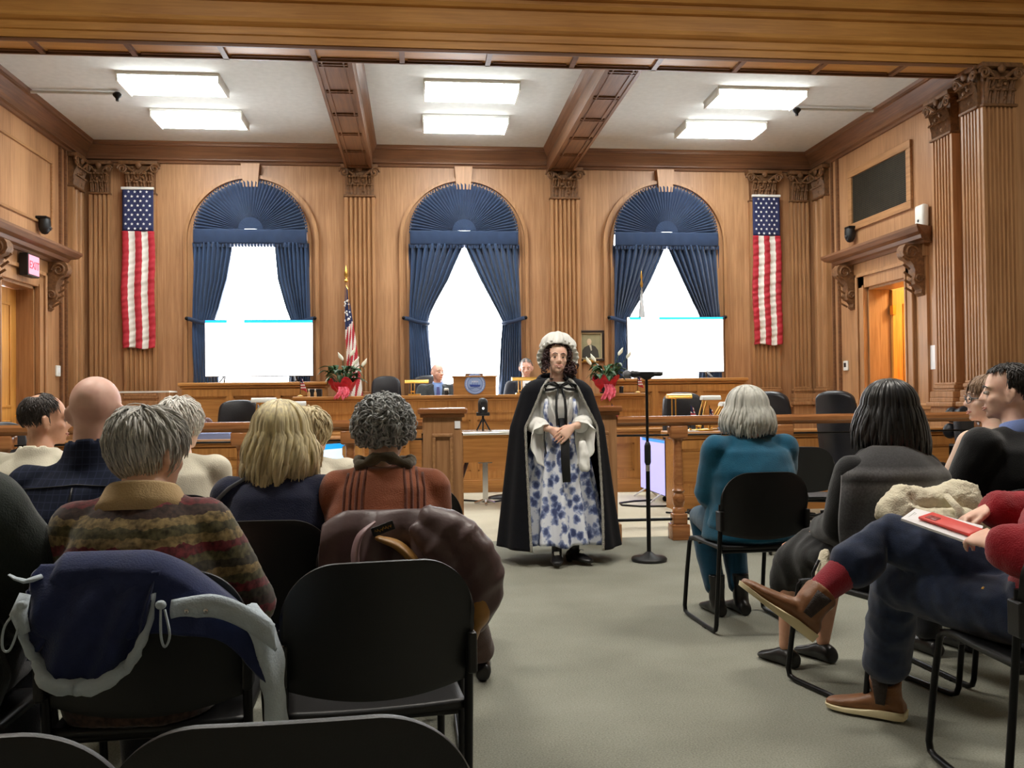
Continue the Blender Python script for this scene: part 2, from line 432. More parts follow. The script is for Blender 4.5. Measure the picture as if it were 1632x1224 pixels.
# ---------------------------------------------------------------- pilasters with carved capitals
def capital_mb(w, h, d):
    """carved leaf capital, wall side at y=0, facing -y, z from 0 to h"""
    mb = MB()
    mb.box(-w/2*.92, w/2*.92, -d, 0, 0, h*.86)
    mb.box(-w/2*1.05, w/2*1.05, -d-.025, 0, -.03, .0, b=.01)
    mb.box(-w/2*1.22, w/2*1.22, -d-.07, 0, h*.88, h, b=.012)
    rnd = random.Random(3)
    for row, (z0, hh, n, out) in enumerate(((0.0, h*.42, 4, .05), (h*.2, h*.5, 5, .075))):
        for i in range(n):
            cx = -w/2*.9 + (i+.5)*w*.9*2/2/n
            lw = w/n*.52
            rings = []
            for k in range(7):
                t = k/6
                y = -d - .01 - out*(t**2.2)
                z = z0 + hh*(t if t < .86 else .86-(t-.86)*1.2)
                ww = lw*(1-.25*t)*(1 if k % 2 else .82)
                rings.append([(cx-ww, y+.012, z), (cx-ww*.4, y-.012, z), (cx, y+.004, z), (cx+ww*.4, y-.012, z), (cx+ww, y+.012, z), (cx, y+.03, z)])
            mb.loft(rings)
    for s in (-1, 1):        # volutes
        pts = []; rr = []
        for k in range(30):
            a = k/29*PI*3.6; r = .072*w/.42*(1-k/29*.82)
            pts.append((s*(w*.50 + 0*r) + s*r*math.cos(a)*.9, -d-.05, h*.74 + r*math.sin(a))); rr.append(.017*(1-k/29*.4))
        mb.tube(pts, rr, 6)
        mb.tube([(s*w*.05, -d-.02, h*.5), (s*w*.18, -d-.03, h*.66), (s*w*.36, -d-.045, h*.80), (s*w*.47, -d-.05, h*.84)], [.012,.016,.02,.014], 6)
    mb.ball((0, -d-.05, h*.86), (.045, .03, .05), 10, 6)
    for i in range(14):      # small carved knobs between the leaves
        mb.ball((rnd.uniform(-w*.45, w*.45), -d-rnd.uniform(.01, .04), rnd.uniform(.05, h*.8)), rnd.uniform(.012, .026), 8, 5)
    return mb
def pilaster(M4, w, d, ztop=4.545, zcap=4.12, zb=1.32, nfl=6, cap=True, matz='oak_z', basew=1.14):
    mb = MB()
    fw = w*.86/nfl; pr = [(-w/2, 0), (-w/2, -d)]
    x = -w*.43
    for i in range(nfl):
        a, b = x+i*fw+fw*.2, x+(i+1)*fw-fw*.2
        pr += [(a, -d)] + [((a+b)/2-(b-a)/2*math.cos(t), -d+.032*math.sin(t)) for t in (PI*.2, PI*.5, PI*.8)] + [(b, -d)]
    pr += [(w/2, -d), (w/2, 0)]
    mb.prism(pr, 'z', zb, zcap)
    bw = w*basew
    for (s, e, z0, z1) in ((1.0, .0, zb-.03, zb), (1.05, .02, zb-.07, zb-.03), (1.02, .01, zb-.1, zb-.07), (1.12, .045, zb-.17, zb-.1), (1.14, .05, zb-.22, zb-.17)):
        mb.box(-w*s/2*1.0, w*s/2, -d-e-.012, 0, z0, z1, b=.008)
    mb.box(-bw/2-.03, bw/2+.03, -d-.09, 0, zb-.27, zb-.22, b=.01)
    mb.box(-bw/2, bw/2, -d-.05, 0, .16, zb-.27); mb.box(-bw/2-.02, bw/2+.02, -d-.08, 0, 0, .16)
    o = trim(mb, M[matz]); o.matrix_world = M4
    if cap:
        c = capital_mb(w, ztop-zcap, d).build('capital', M['carve'], o, 40)
        c.location = (0, 0, zcap)
    return o
def at(x, y, rot): return Matrix.Translation((x, y, 0)) @ Matrix.Rotation(rot, 4, 'Z')
for x in (-3.80, -.78, 2.175, 5.18): pilaster(at(x, YB, 0), .43, .09)
pilaster(at(5.74, YB, 0), .28, .07, nfl=4); pilaster(at(-4.34, YB, 0), .28, .07, nfl=4)
pilaster(at(XR, 12.78, -PI/2), .40, .07, nfl=2); pilaster(at(XL, 12.78, PI/2), .40, .07, nfl=2)
pilaster(at(XR, 9.60, -PI/2), .40, .10, ztop=4.545, zcap=4.10, nfl=6); pilaster(at(XL, 9.60, PI/2), .40, .10, zcap=4.10, nfl=6)
# great piers carrying the beam
for s, x in ((1, XR), (-1, XL)):
    pilaster(at(x-s*.15, 8.62, 0), .36, .12, ztop=4.5, zcap=4.10, zb=1.33, nfl=7)
    pilaster(at(x-s*.0, 8.70, -PI/2 if s > 0 else PI/2), .30, .34, ztop=4.5, zcap=4.10, zb=1.33, nfl=5)

# dado: low panelling with a moulded cap round the side and back walls
def dado(a0, a1, fixed, axis, sgn):
    mb = MB()
    if axis == 'y':
        f = lambda p: fixed - sgn*p
        mb.prism([(f(0),0),(f(.05),0),(f(.05),.14),(f(.03),.16),(f(.03),.98),(f(.045),1.0),(f(.09),1.02),(f(.10),1.06),(f(.06),1.08),(f(0),1.09)], 'y', a0, a1)
    else:
        f = lambda p: fixed - p
        mb.prism([(f(0),0),(f(.05),0),(f(.05),.14),(f(.03),.16),(f(.03),.98),(f(.045),1.0),(f(.09),1.02),(f(.10),1.06),(f(.06),1.08),(f(0),1.09)], 'x', a0, a1)
    return trim(mb, M['oak_y' if axis == 'y' else 'oak_x'])
for x, s in ((XR, 1), (XL, -1)):
    dado(8.86, 10.26, x, 'y', s); dado(11.76, YB, x, 'y', s)
dado(XL, XR, YB, 'x', 1)
dado(XR+.2, 9.0, 8.62, 'x', 1)

# wall panels: raised mouldings on the side walls above the doors
def frame_mb(a0, a1, z0, z1, x, s, w=.035, d=.025):
    mb = MB(); p, q = sorted((x, x-s*d))
    mb.box(p, q, a0, a1, z1-w, z1, b=.006); mb.box(p, q, a0, a1, z0, z0+w, b=.006)
    mb.box(p, q, a0, a0+w, z0+w, z1-w, b=.006); mb.box(p, q, a1-w, a1, z0+w, z1-w, b=.006)
    return mb
trim(frame_mb(9.95, 12.05, 3.42, 4.28, XL, -1), M['oak_y'])
for x, s in ((XR, 1), (XL, -1)):
    mb = MB(); p, q = sorted((x, x-s*.03))
    mb.box(p, q, 12.28, 12.33, 1.1, 4.545); mb.box(p, q, 12.46, 12.50, 1.1, 4.545); trim(mb, M['dark_y'])

# ---------------------------------------------------------------- window casings, sashes and panes
M['glass'] = None
def glass_mat(name, tint=(1,1,1,1)):
    m = bpy.data.materials.new(name); m.use_nodes = True; nt = m.node_tree; N = nt.nodes; L = nt.links
    for n in list(N): N.remove(n)
    out = N.new('ShaderNodeOutputMaterial'); t = N.new('ShaderNodeBsdfTransparent'); t.inputs[0].default_value = tint
    g = N.new('ShaderNodeBsdfGlossy'); g.inputs['Roughness'].default_value = .02
    mx = N.new('ShaderNodeMixShader'); fr = N.new('ShaderNodeFresnel'); fr.inputs[0].default_value = 1.3
    L.new(fr.outputs[0], mx.inputs[0]); L.new(t.outputs[0], mx.inputs[1]); L.new(g.outputs[0], mx.inputs[2]); L.new(mx.outputs[0], out.inputs[0])
    return m
M['glass'] = glass_mat('window_glass')
for k, cx in enumerate(WX):
    # moulded arched casing on the wall
    mb = MB(); n = 32
    for (ri, ro, d) in ((WR, WR+.05, .075), (WR+.05, WR+.105, .035), (WR+.105, WR+.155, .085)):
        path = [(-1, 1.1)] + [None]
        rings = []
        angs = [PI*i/n for i in range(n+1)]
        pts = [(-1, 1.09, 0)] + [(-math.cos(a), WSP, math.sin(a)) for a in angs] + [(1, 1.09, 0)]
        for (c, zb, sn) in pts:
            r = []
            for (rad, y) in ((ri, YB), (ri, YB-d), (ro, YB-d), (ro, YB)):
                r.append((cx+c*rad, y, zb+sn*rad))
            rings.append(r)
        mb.loft(rings)
    trim(mb, M['oak_z'])
    mb = MB(); zt, zb_ = 4.535, WSP+WR-.03
    mb.prism([(cx-.13, zt), (cx+.13, zt), (cx+.10, zb_), (cx-.10, zb_)], 'y', YB-.14, YB)
    trim(mb, M['oak_z'])
    w = thing('window_%d' % (k+1), 'tall arched window with white daylight behind its sashes', 'window', (cx, YB+.28, 0)); struct(w); del w['label']; del w['category']
    mb = MB()
    for x in (-WR+.03, WR-.03): mb.box(x-.03, x+.03, -.03, .03, WSILL, WSP+.05)
    for z in (WSILL+.03, WSP): mb.box(-WR, WR, -.025, .025, z-.02, z+.02)
    rings = [[(-math.cos(a)*r, y, WSP+math.sin(a)*r) for r, y in ((WR,-.03),(WR,.03),(WR-.06,.03),(WR-.06,-.03))] for a in [PI*i/20 for i in range(21)]]
    mb.loft(rings); mb.build('window_frame', M['white'], w)
    mb = MB(); mb.add([(-WR,.0,WSILL),(WR,.0,WSILL)] + [(WR*math.cos(PI*i/20), 0, WSP+WR*math.sin(PI*i/20)) for i in range(21)], [tuple(range(23))])
    mb.build('pane', M['glass'], w)
    mb = MB(); mb.box(-WR+.02, WR-.02, -.28, 0, WSILL-.04, WSILL+.0); mb.build('window_sill', M['oak_x'], w)

# ---------------------------------------------------------------- door surrounds with consoles and cornice
def console_mb():
    """scroll bracket: back at x=0, sticks out to -x, top at z=0"""
    mb = MB(); pts = []
    side = [(0,0),(-.26,0),(-.29,-.04),(-.30,-.10),(-.27,-.16),(-.21,-.19),(-.17,-.24),(-.15,-.30),(-.15,-.36),(-.17,-.42),(-.15,-.47),(-.10,-.49),(-.07,-.53),(-.08,-.57),(-.05,-.60),(0,-.62)]
    mb.loft([[(x, y, z) for x, z in side] for y in (-.075, .075)])
    for y in (-.08, .08):
        for (cx, cz, R) in ((-.19, -.10, .085), (-.10, -.41, .055)):
            p = [(cx+R*(1-k/24*.85)*math.cos(k/24*PI*3.4), y, cz+R*(1-k/24*.85)*math.sin(k/24*PI*3.4)) for k in range(25)]
            mb.tube(p, [.018*(1-k/40) for k in range(25)], 6)
    for i in range(5): mb.tube([(-.29+.02*i, -.05+.025*i-.0, -.14-.09*i), (-.22+.03*i, -.05+.025*i, -.2-.09*i)], .014, 6)
    return mb
def door_case(x, s, idx):
    # local frame: x' out of the room, built directly in world metres
    rot = 0 if s > 0 else PI
    T = Matrix.Translation((x, (DY0+DY1)/2, 0)) @ Matrix.Rotation(rot, 4, 'Z')
    hw = (DY1-DY0)/2
    mb = MB()
    for sg in (-1, 1):
        a, b = sorted((sg*hw, sg*(hw+.2)))
        mb.box(-.05, 0, a, b, 0, DZ+.2, b=.01)
        a, b = sorted((sg*(hw+.15), sg*(hw+.2))); mb.box(-.08, -.05, a, b, 0, DZ+.2, b=.01)
        a, b = sorted((sg*(hw+.0), sg*(hw+.03))); mb.box(-.065, -.05, a, b, 0, DZ+.03)
        a, b = sorted((sg*(hw-.03), sg*(hw+.0))); mb.box(-.0, .32, a, b, 0, DZ)
        a, b = sorted((sg*(hw+.22), sg*(hw+.44))); mb.box(-.035, 0, a, b, 0, 3.0)
    mb.box(-.05, 0, -hw-.2, hw+.2, DZ, DZ+.2, b=.01); mb.box(-.08, -.05, -hw-.2, hw+.2, DZ+.15, DZ+.2, b=.01)
    mb.box(0, .32, -hw, hw, DZ-.03, DZ)
    mb.box(-.06, 0, -hw-.45, hw+.45, DZ+.2, 2.98)
    L = hw+.52
    o = trim(mb, M['oak_z']); o.matrix_world = T
    mb = MB(); pr = [(0,2.96),(-.10,2.96),(-.12,2.99),(-.18,3.0),(-.20,3.04),(-.27,3.06),(-.31,3.11),(-.31,3.14),(0,3.15)]
    mb.prism(pr, 'y', -L, L) if False else mb.loft([[(px, -L-max(0,-px-.1), z) for px, z in pr], [(px, L+max(0,-px-.1), z) for px, z in pr]])
    o2 = mb.build('cornice', M['dark_y'], o)
    for sg in (-1, 1):
        c = console_mb().build('console', M['carve'], o, 40); c.location = (0, sg*(hw+.33), 2.96)
    return T
TR_R = door_case(XR, 1, 1); TL_ = door_case(XL, -1, 2)
# left door: shut, set back in its recess
def door_leaf_mb(w, h):
    mb = MB(); mb.box(0, w, -.02, .02, 0, h)
    for (z0, z1) in ((.25, 1.0), (1.15, h-.18)):
        for a, b in ((.16, w-.16),):
            for y0, y1 in ((-.035, -.02), (.02, .035)):
                mb.box(a, b, y0, y1, z1-.03, z1, b=.004); mb.box(a, b, y0, y1, z0, z0+.03, b=.004)
                mb.box(a, a+.03, y0, y1, z0, z1, b=.004); mb.box(b-.03, b, y0, y1, z0, z1, b=.004)
    return mb
M['door'] = wood('door_oak', srgb(168, 110, 46), srgb(220, 158, 78), 'z')
d1 = struct(door_leaf_mb(.96, DZ-.05).build('door_1', M['door'])); d1.location = (XL-.22, DY0+.03, .01); d1.rotation_euler = (0, 0, PI/2)
MB().tube([(.88,-.05,1.05),(.88,-.09,1.05),(.78,-.09,1.05)], .012, 8).build('door_handle', M['brass'], d1, 60)
# right door: open outwards into a warmly lit corridor
d2 = struct(door_leaf_mb(.96, DZ-.05).build('door_2', M['door'])); d2.location = (XR+.30, DY1-.06, .01); d2.rotation_euler = (0, 0, math.radians(12))
MB().tube([(.88,-.05,1.05),(.88,-.09,1.05),(.78,-.09,1.05)], .012, 8).build('door_handle', M['brass'], d2, 60)
mb = MB()
for z in (.3, 1.3, 2.3): mb.box(-.03, .02, -.06, .0, z-.06, z+.06)
mb.build('hinge', M['brass'], d2)
M['cream'] = mat('corridor_cream', srgb(240, 205, 140), .8, var=.03)
mb = MB(); mb.box(XR+.3, XR+2.5, 9.6, 9.7, 0, 3.2); mb.box(XR+.3, XR+2.5, 12.5, 12.6, 0, 3.2); mb.box(XR+2.4, XR+2.5, 9.7, 12.5, 0, 3.2)
struct(mb.build('wall_corridor', M['cream'])); struct(MB().box(XR+.3, XR+2.5, 9.6, 12.6, 3.2, 3.3).build('ceiling.002', M['cream']))

def lamp_box(name, label, loc, w, d, e, col=(.95,1,.99,1), group=None, h=.1):
    t = thing(name, label, 'ceiling light', loc, 0, group)
    mb = MB(); mb.box(-w/2-.02, w/2+.02, -d/2-.015, d/2+.015, -.03, 0)
    mb.box(-w/2-.02, -w/2, -d/2, d/2, -h, -.02); mb.box(w/2, w/2+.02, -d/2, d/2, -h, -.02)
    mb.build('housing', M['white'], t)
    mb = MB(); q = [(-w/2, -d/2, -.03), (-w/2, -d/2+.06, -h), (-w/2, d/2-.06, -h), (-w/2, d/2, -.03)]
    mb.loft([q, [(-x, y, z) for x, y, z in q]]); mb.build('diffuser', emis('diffuser_glow_'+name, col, e), t)
    return t
row = {0: 'nearest the flag-hung wall corner', 1: 'between the two long beams', 2: 'on the side of the open door'}
lab = {(0,0): 'ceiling light in the bay over the exit sign side, nearer the great front beam', (0,1): 'ceiling light in the bay over the exit sign side, nearer the windows',
       (1,0): 'ceiling light between the two long beams, nearer the great front beam', (1,1): 'ceiling light between the two long beams, nearer the windows',
       (2,0): 'ceiling light in the bay over the open door side, nearer the great front beam', (2,1): 'ceiling light in the bay over the open door side, nearer the windows'}
proto = lamp_box('ceiling_light', lab[0,0], (-2.67, 10.45, ZC), 1.06, .52, FIX_EMIT, group='fluorescent lights of the chamber ceiling')
for i, x in enumerate((-2.67, .66, 4.07)):
    for j, y in enumerate((10.45, 11.72)):
        if i or j: dup(proto, (x, y, ZC), None, lab[i, j])
c_ = lamp_box('corridor_light', 'warm light on the corridor ceiling beyond the open door', (XR+1.1, 10.6, 3.2), .5, .5, 60.0, (1, .74, .38, 1))
hp = lamp_box('hall_light', 'fluorescent light over the audience seats', (-2.4, 4.5, 5.6), 1.3, .6, HALL_EMIT, (1, .94, .85, 1), 'hall lights over the audience', h=.034)
for (x, y) in ((.8, 4.5), (4.0, 4.5)): dup(hp, (x, y, 5.6))

# sprinkler heads with their pipes
for (x, xe, lb) in ((-3.40, XL+.25, 'ceiling sprinkler beside the lights on the exit sign side'), (4.75, XR-.25, 'ceiling sprinkler beside the lights on the open door side')):
    t = thing('sprinkler', lb, 'sprinkler', (x, 10.82, ZC))
    MB().tube([(0,0,-.035),(xe-x,0,-.035)], .018, 8).build('pipe', M['ceil'], t, 60)
    MB().lathe([(.03,-.02),(.055,-.045),(.05,-.06),(.02,-.09),(.018,-.12)], 12).build('head', M['blackm'], t, 50)

# curtains ------------------------------------------------------
def curtain(cx, side, inner, label, ztop=3.42, zbot=1.16):
    """inner: list of (z, x of free edge); side -1 hangs on the low-x jamb"""
    t = thing('curtain', label, 'curtain', (cx+side*WR, YB-.12, 0), 0, 'blue curtains of the arched windows')
    ox = cx+side*WR
    zs = [p[0] for p in inner][::-1]; xs_ = [p[1] for p in inner][::-1]
    def f(u, v):
        z = ztop + (zbot-ztop)*u
        xi = float(np.interp(z, zs, xs_))
        x = (ox + side*.02)*(1-v) + xi*v - ox
        w = abs(xi-ox)
        k = abs(z-2.30)
        amp = .045*min(1, .35+k/.5)*min(1, w/.3)
        ph = v*PI*2*8.5
        zz = z + .02*math.sin(ph*.5)*(u > .97)
        sag = -.06*math.exp(-((z-2.36)/.16)**2)*0
        return (x + .012*math.sin(ph*1.0+u*3), amp*math.sin(ph + 1.2*math.sin(u*4)) + .02*math.sin(v*9+u*7), zz + sag)
    o = MB().grid(f, 60, 90).build('drape', M['curtain'], t, 180)
    m = o.modifiers.new('t', 'SOLIDIFY'); m.thickness = .006
    xi = float(np.interp(2.3, zs, xs_)) - ox
    mb = MB(); mb.tube([(side*.10, .02, 2.36), (side*.04, -.06, 2.345), (xi*.35, -.085, 2.30), (xi*.8, -.075, 2.28), (xi*1.05, -.02, 2.275), (xi*.9, .05, 2.28)], .018, 8, sy=1.6)
    mb.build('tieback', M['curtain_d'], t, 60)
    MB().ball((side*.10, -.02, 2.36), .026, 12, 8).build('tieback_knob', M['blackm'], t, 60)
    return t
def bx(px, z): return px
curtain(WX[0], -1, [(3.45,-2.55),(3.3,-2.555),(2.9,-2.61),(2.5,-2.72),(2.33,-2.79),(2.2,-2.80),(1.1,-2.70)], 'blue curtain nearest the flag on the exit sign side, tied back')
curtain(WX[0], 1, [(3.45,-1.96),(3.3,-1.955),(2.9,-1.91),(2.5,-1.80),(2.33,-1.74),(2.2,-1.74),(1.1,-1.80)], 'blue curtain hanging over the end of the big screen beside the poled flag')
curtain(WX[1], -1, [(3.45,.69),(3.38,.68),(3.2,.60),(2.9,.47),(2.6,.30),(2.42,.21),(2.3,.17),(2.0,.19),(1.6,.22),(1.1,.24)], 'blue curtain behind the bald seated man, tied back')
curtain(WX[1], 1, [(3.45,.71),(3.38,.72),(3.2,.79),(2.9,.93),(2.6,1.09),(2.42,1.19),(2.3,1.25),(2.0,1.22),(1.6,1.20),(1.1,1.16)], 'blue curtain behind the smiling man with short grey hair, tied back')
curtain(WX[2], -1, [(3.45,3.66),(3.38,3.64),(3.2,3.56),(2.9,3.42),(2.6,3.25),(2.42,3.14),(2.3,3.08),(2.1,3.06),(1.8,3.12),(1.1,3.14)], 'blue curtain behind the potted lily nearest the portrait')
curtain(WX[2], 1, [(3.45,3.68),(3.38,3.70),(3.2,3.77),(2.9,3.90),(2.6,4.04),(2.42,4.14),(2.3,4.19),(2.0,4.18),(1.1,4.14)], 'blue curtain nearest the flag on the open door side, tied back')
for k, cx in enumerate(WX):
    lb = ['blue sunburst valance over the window behind the screen on the exit sign side', 'blue sunburst valance over the middle window', 'blue sunburst valance over the window beside the portrait'][k]
    t = thing('window_valance', lb, 'valance', (cx, YB-.06, 3.57), 0, 'sunburst valances')
    npl = 44
    def fan(u, v):
        a = PI*u; r = .10 + (.765-.10)*v
        rip = abs(math.sin(a*npl/2*2))
        rr = r + (.012*math.sin(a*npl*2) if v > .97 else 0)
        return (-rr*math.cos(a), -.05-.03*(1-v) - .030*rip*(.35+.65*v) + .02*math.sin(u*23)*v*.5, rr*math.sin(a)*.93)
    o = MB().grid(fan, npl*8, 8).build('sunburst', M['curtain_d'], t, 180)
    o.modifiers.new('t', 'SOLIDIFY').thickness = .004
    MB().grid(lambda u, v: (-.17*v*math.cos(PI*u), -.085-.03*math.cos(v*PI/2)-.004*abs(math.sin(u*PI*12)), .035+.17*v*math.sin(PI*u)), 40, 8).build('rosette', M['curtain_d'], t, 180)
    def band(u, v):
        return (-.775+1.55*u, -.10-.012*math.sin(v*PI)-.004*math.sin(u*60), .035-.205*v)
    o = MB().grid(band, 60, 8).build('band', M['curtain_d'], t, 180); o.modifiers.new('t', 'SOLIDIFY').thickness = .03
    mb = MB()
    for i in range(36):
        x = -.76+1.52*i/35; mb.box(x-.012, x+.012, -.10, -.07, -.215, -.165)
    mb.build('fringe', M['curtain_d'], t)
    mb = MB()
    for i in range(60):
        a = PI*(i+.5)/60; mb.ball((-.775*math.cos(a), -.06, .735*math.sin(a)), (.012, .02, .016), 8, 5)
    mb.build('ruffle_edge', M['curtain_d'], t)

# ================================================================ dais, desks, rail
def panel_front(mb, x0, x1, y, z0, z1, n, rail=.09, d=.022):
    """frame-and-panel front facing -y at plane y"""
    w = (x1-x0)/n
    mb.box(x0, x1, y-d, y, z1-rail, z1); mb.box(x0, x1, y-d, y, z0, z0+rail)
    for i in range(n+1):
        cx = x0+i*w; a, b = max(x0, cx-rail/2), min(x1, cx+rail/2); mb.box(a, b, y-d, y, z0+rail, z1-rail)
    for i in range(n):
        a, b = x0+i*w+rail/2+.03*(i == 0)*0, x0+(i+1)*w-rail/2
        if i == 0: a = x0+rail/2
        t = .018
        for q in ((a, b, z1-rail-t, z1-rail), (a, b, z0+rail, z0+rail+t), (a, a+t, z0+rail, z1-rail), (b-t, b, z0+rail, z1-rail)):
            mb.box(q[0], q[1], y-d*.55, y, q[2], q[3])
def desk(name, label, x0, x1, y0, y1, h, n, group=None, over=.05, base=.16, splits=None):
    t = thing(name, label, 'desk', ((x0+x1)/2, (y0+y1)/2, 0), 0, group)
    cx, cy = (x0+x1)/2, (y0+y1)/2; X0, X1, Y0, Y1 = x0-cx, x1-cx, y0-cy, y1-cy
    mb = MB(); mb.box(X0, X1, Y0, Y1, 0, h-.05); mb.build('body', M['desk_x'], t)
    mb = MB(); panel_front(mb, X0, X1, Y0, base+.02, h-.09 if not splits else splits, n)
    if splits:
        mb.box(X0, X1, Y0-.03, Y0, splits+.0, splits+.03); mb.box(X0, X1, Y0-.012, Y0, splits+.03, h-.05)
    mb.build('front_panel', M['desk_z'], t)
    mb = MB(); mb.box(X0-.015, X1+.015, Y0-.04, Y0, 0, base, b=.006); mb.box(X0-.01, X1+.01, Y0-.03, Y0, base, base+.02)
    mb.build('plinth', M['desk_x'], t)
    mb = MB(); mb.box(X0-over, X1+over, Y0-over, Y1+.02, h-.045, h, b=.012); mb.box(X0-over*.5, X1+over*.5, Y0-over*.5, Y1, h-.075, h-.045, b=.006)
    mb.build('top', M['desk_x'], t); return t
struct(MB().box(-3.3, 4.8, 11.95, YB-.11, 0, .34).build('floor.002', M['carpet_b']))
desk('council_desk', 'long panelled oak dais desk in front of the middle window', -1.5, 2.95, 11.62, 11.94, 1.25, 4, splits=1.02)
desk('dais_wing', 'tall oak wing desk carrying the big screen on the exit sign side', -3.04, -1.22, 12.2, 12.72, 1.45, 3, 'wing desks of the dais')
desk('dais_wing', 'tall oak wing desk carrying the big screen beside the portrait', 2.62, 4.53, 12.2, 12.72, 1.45, 3, 'wing desks of the dais')
desk('clerk_desk', 'long low oak desk behind the rail with the brass lamps, open door side', 2.68, 5.75, 9.2, 9.62, .83, 4, 'low desks behind the rail')
desk('clerk_desk', 'long low oak desk behind the rail below the navy swivel chair, exit sign side', -4.2, -.55, 9.2, 9.62, .83, 5, 'low desks behind the rail')
desk('side_cabinet', 'low oak cabinet against the dais behind the floor screen', 2.2, 3.35, 11.28, 11.56, .80, 2, 'low cabinets against the dais')
desk('side_cabinet', 'low oak cabinet against the dais on the curly-haired woman side', -1.75, -.1, 11.28, 11.56, .80, 2, 'low cabinets against the dais')
# small table by the wall
t = thing('side_table', 'narrow white-edged table by the wing desk near the exit sign wall', 'table', (-3.55, 12.0, 0))
MB().box(-.5, .45, -.2, .2, 1.325, 1.345).build('table_top', M['white'], t)
for sx in (-.48, .43):
    for sy in (-.18, .18): MB().box(sx-.02, sx+.02, sy-.02, sy+.02, 0, 1.325).build('leg', M['oak_z'], t)

# ------------------------------------------------------------------ lectern with the seal
t = thing('seal_lectern', 'low oak lectern with a round blue ship seal on the dais desk', 'lectern', (.745, 11.74, 1.25))
mb = MB(); mb.loft([[(x, y, z) for x, y, z in ((-.27,-.1,0),(.27,-.1,0),(.27,.14,0),(-.27,.14,0))], [(x, y, .225) for x, y in ((-.275,-.1),(.275,-.1),(.275,.14),(-.275,.14))]])
mb.box(-.29, .29, -.12, .16, .225, .245, b=.006); mb.build('body', M['desk_x'], t)
MB().box(-.12, .11, -.08, .1, .245, .275, b=.005).build('reading_ledge', M['dark_x'], t)
MB().tube([(0,0,.275),(0,-.02,.33)], .006, 6).build('microphone_stalk', M['blackm'], t)
sb = mat('seal_blue', srgb(150, 172, 214), .5, var=.05); sd = mat('seal_dark_blue', srgb(46, 70, 150), .5, var=.05); sw = mat('seal_white', srgb(214, 222, 236), .5, var=.03)
se = MB(); R90 = Matrix.Translation((.0, -.1, .138)) @ Matrix.Rotation(PI/2, 4, 'X')
se.lathe([(.001,0),(.13,0),(.135,.006),(.13,.012),(.001,.012)], 40, M=R90)
seal = se.build('seal', sb, t, 40)
mb = MB()
for r in (.096, .128):
    mb.tube([(r*math.cos(a), r*math.sin(a), .012) for a in [2*PI*i/40 for i in range(41)]], .0022, 5, M=R90)
mb.box(-.06,.06,-.035,-.012,.012,.017,M=R90); mb.prism([(-.075,-.005),(.075,-.012),(.055,-.035),(-.055,-.035)], 'z', .012, .018, M=R90)
for i in range(9): mb.box(-.085+.019*i, -.073+.019*i, -.055-.01*math.sin(i), -.047-.01*math.sin(i), .012, .016, M=R90)
for x in (-.03, 0, .03): mb.box(x-.002, x+.002, -.01, .05, .012, .016, M=R90)
mb.build('ship_emblem', sd, seal)
mb = MB()
for i in range(24):
    a = PI*1.16 - i/23*PI*1.32
    mb.box(-.0035, .0035, -.008, .008, .012, .016, M=R90 @ Matrix.Rotation(a-PI/2, 4, 'Z') @ Matrix.Translation((0, .112, 0)))
mb.build('seal_lettering', sw, seal)
mb = MB()
for x in (-.03, 0, .03): mb.prism([(x-.012,.02),(x+.012,.022),(x+.01,.042),(x-.01,.044)], 'z', .012, .016, M=R90)
mb.build('sail_pattern', sw, seal)

# ------------------------------------------------------------------ balustrade
mb = MB()
def rail_run(x0, x1, posts, label):
    t = thing('balustrade', label, 'railing', ((x0+x1)/2, 7.45, 0), 0, 'oak rail across the chamber'); c = (x0+x1)/2
    mb = MB(); pr = [(-.05,.955),(.05,.955),(.06,.975),(.075,.985),(.078,1.015),(.06,1.035),(-.06,1.035),(-.078,1.015),(-.075,.985),(-.06,.975)]
    mb.prism(pr, 'x', x0-c, x1-c); mb.build('handrail', M['rail_x'], t)
    mb = MB(); mb.tube([(x0-c, 0, .875), (x1-c, 0, .875)], .008, 8); mb.build('upper_rod', M['blackm'], t, 60)
    MB().tube([(x0-c, 0, .17), (x1-c, 0, .17)], .013, 8).build('lower_rod', M['blackm'], t, 60)
    for x in posts:
        mb = MB(); b = x-c
        mb.box(b-.075, b+.075, -.075, .075, 0, .13, b=.006); mb.box(b-.06, b+.06, -.06, .06, .13, .22, b=.01)
        mb.lathe([(.055,.22),(.05,.26),(.035,.27),(.045,.30),(.052,.33),(.05,.36),(.035,.385),(.048,.40),(.052,.41),(.045,.42),(.036,.44),(.04,.52),(.036,.70),(.033,.80),(.04,.83),(.05,.845)], 16, (b, 0, 0))
        mb.box(b-.075, b+.075, -.06, .06, .845, .955, b=.012)
        mb.build('baluster', M['rail_x'], t, 50)
    return t
rail_run(1.652, 5.98, [2.18, 3.10, 4.02, 4.94], 'oak rail with turned posts on the open door side of the gate box')
rail_run(-4.58, .044, [-.54, -1.40, -2.3, -3.2, -4.1], 'oak rail with turned posts on the exit sign side of the gate box')
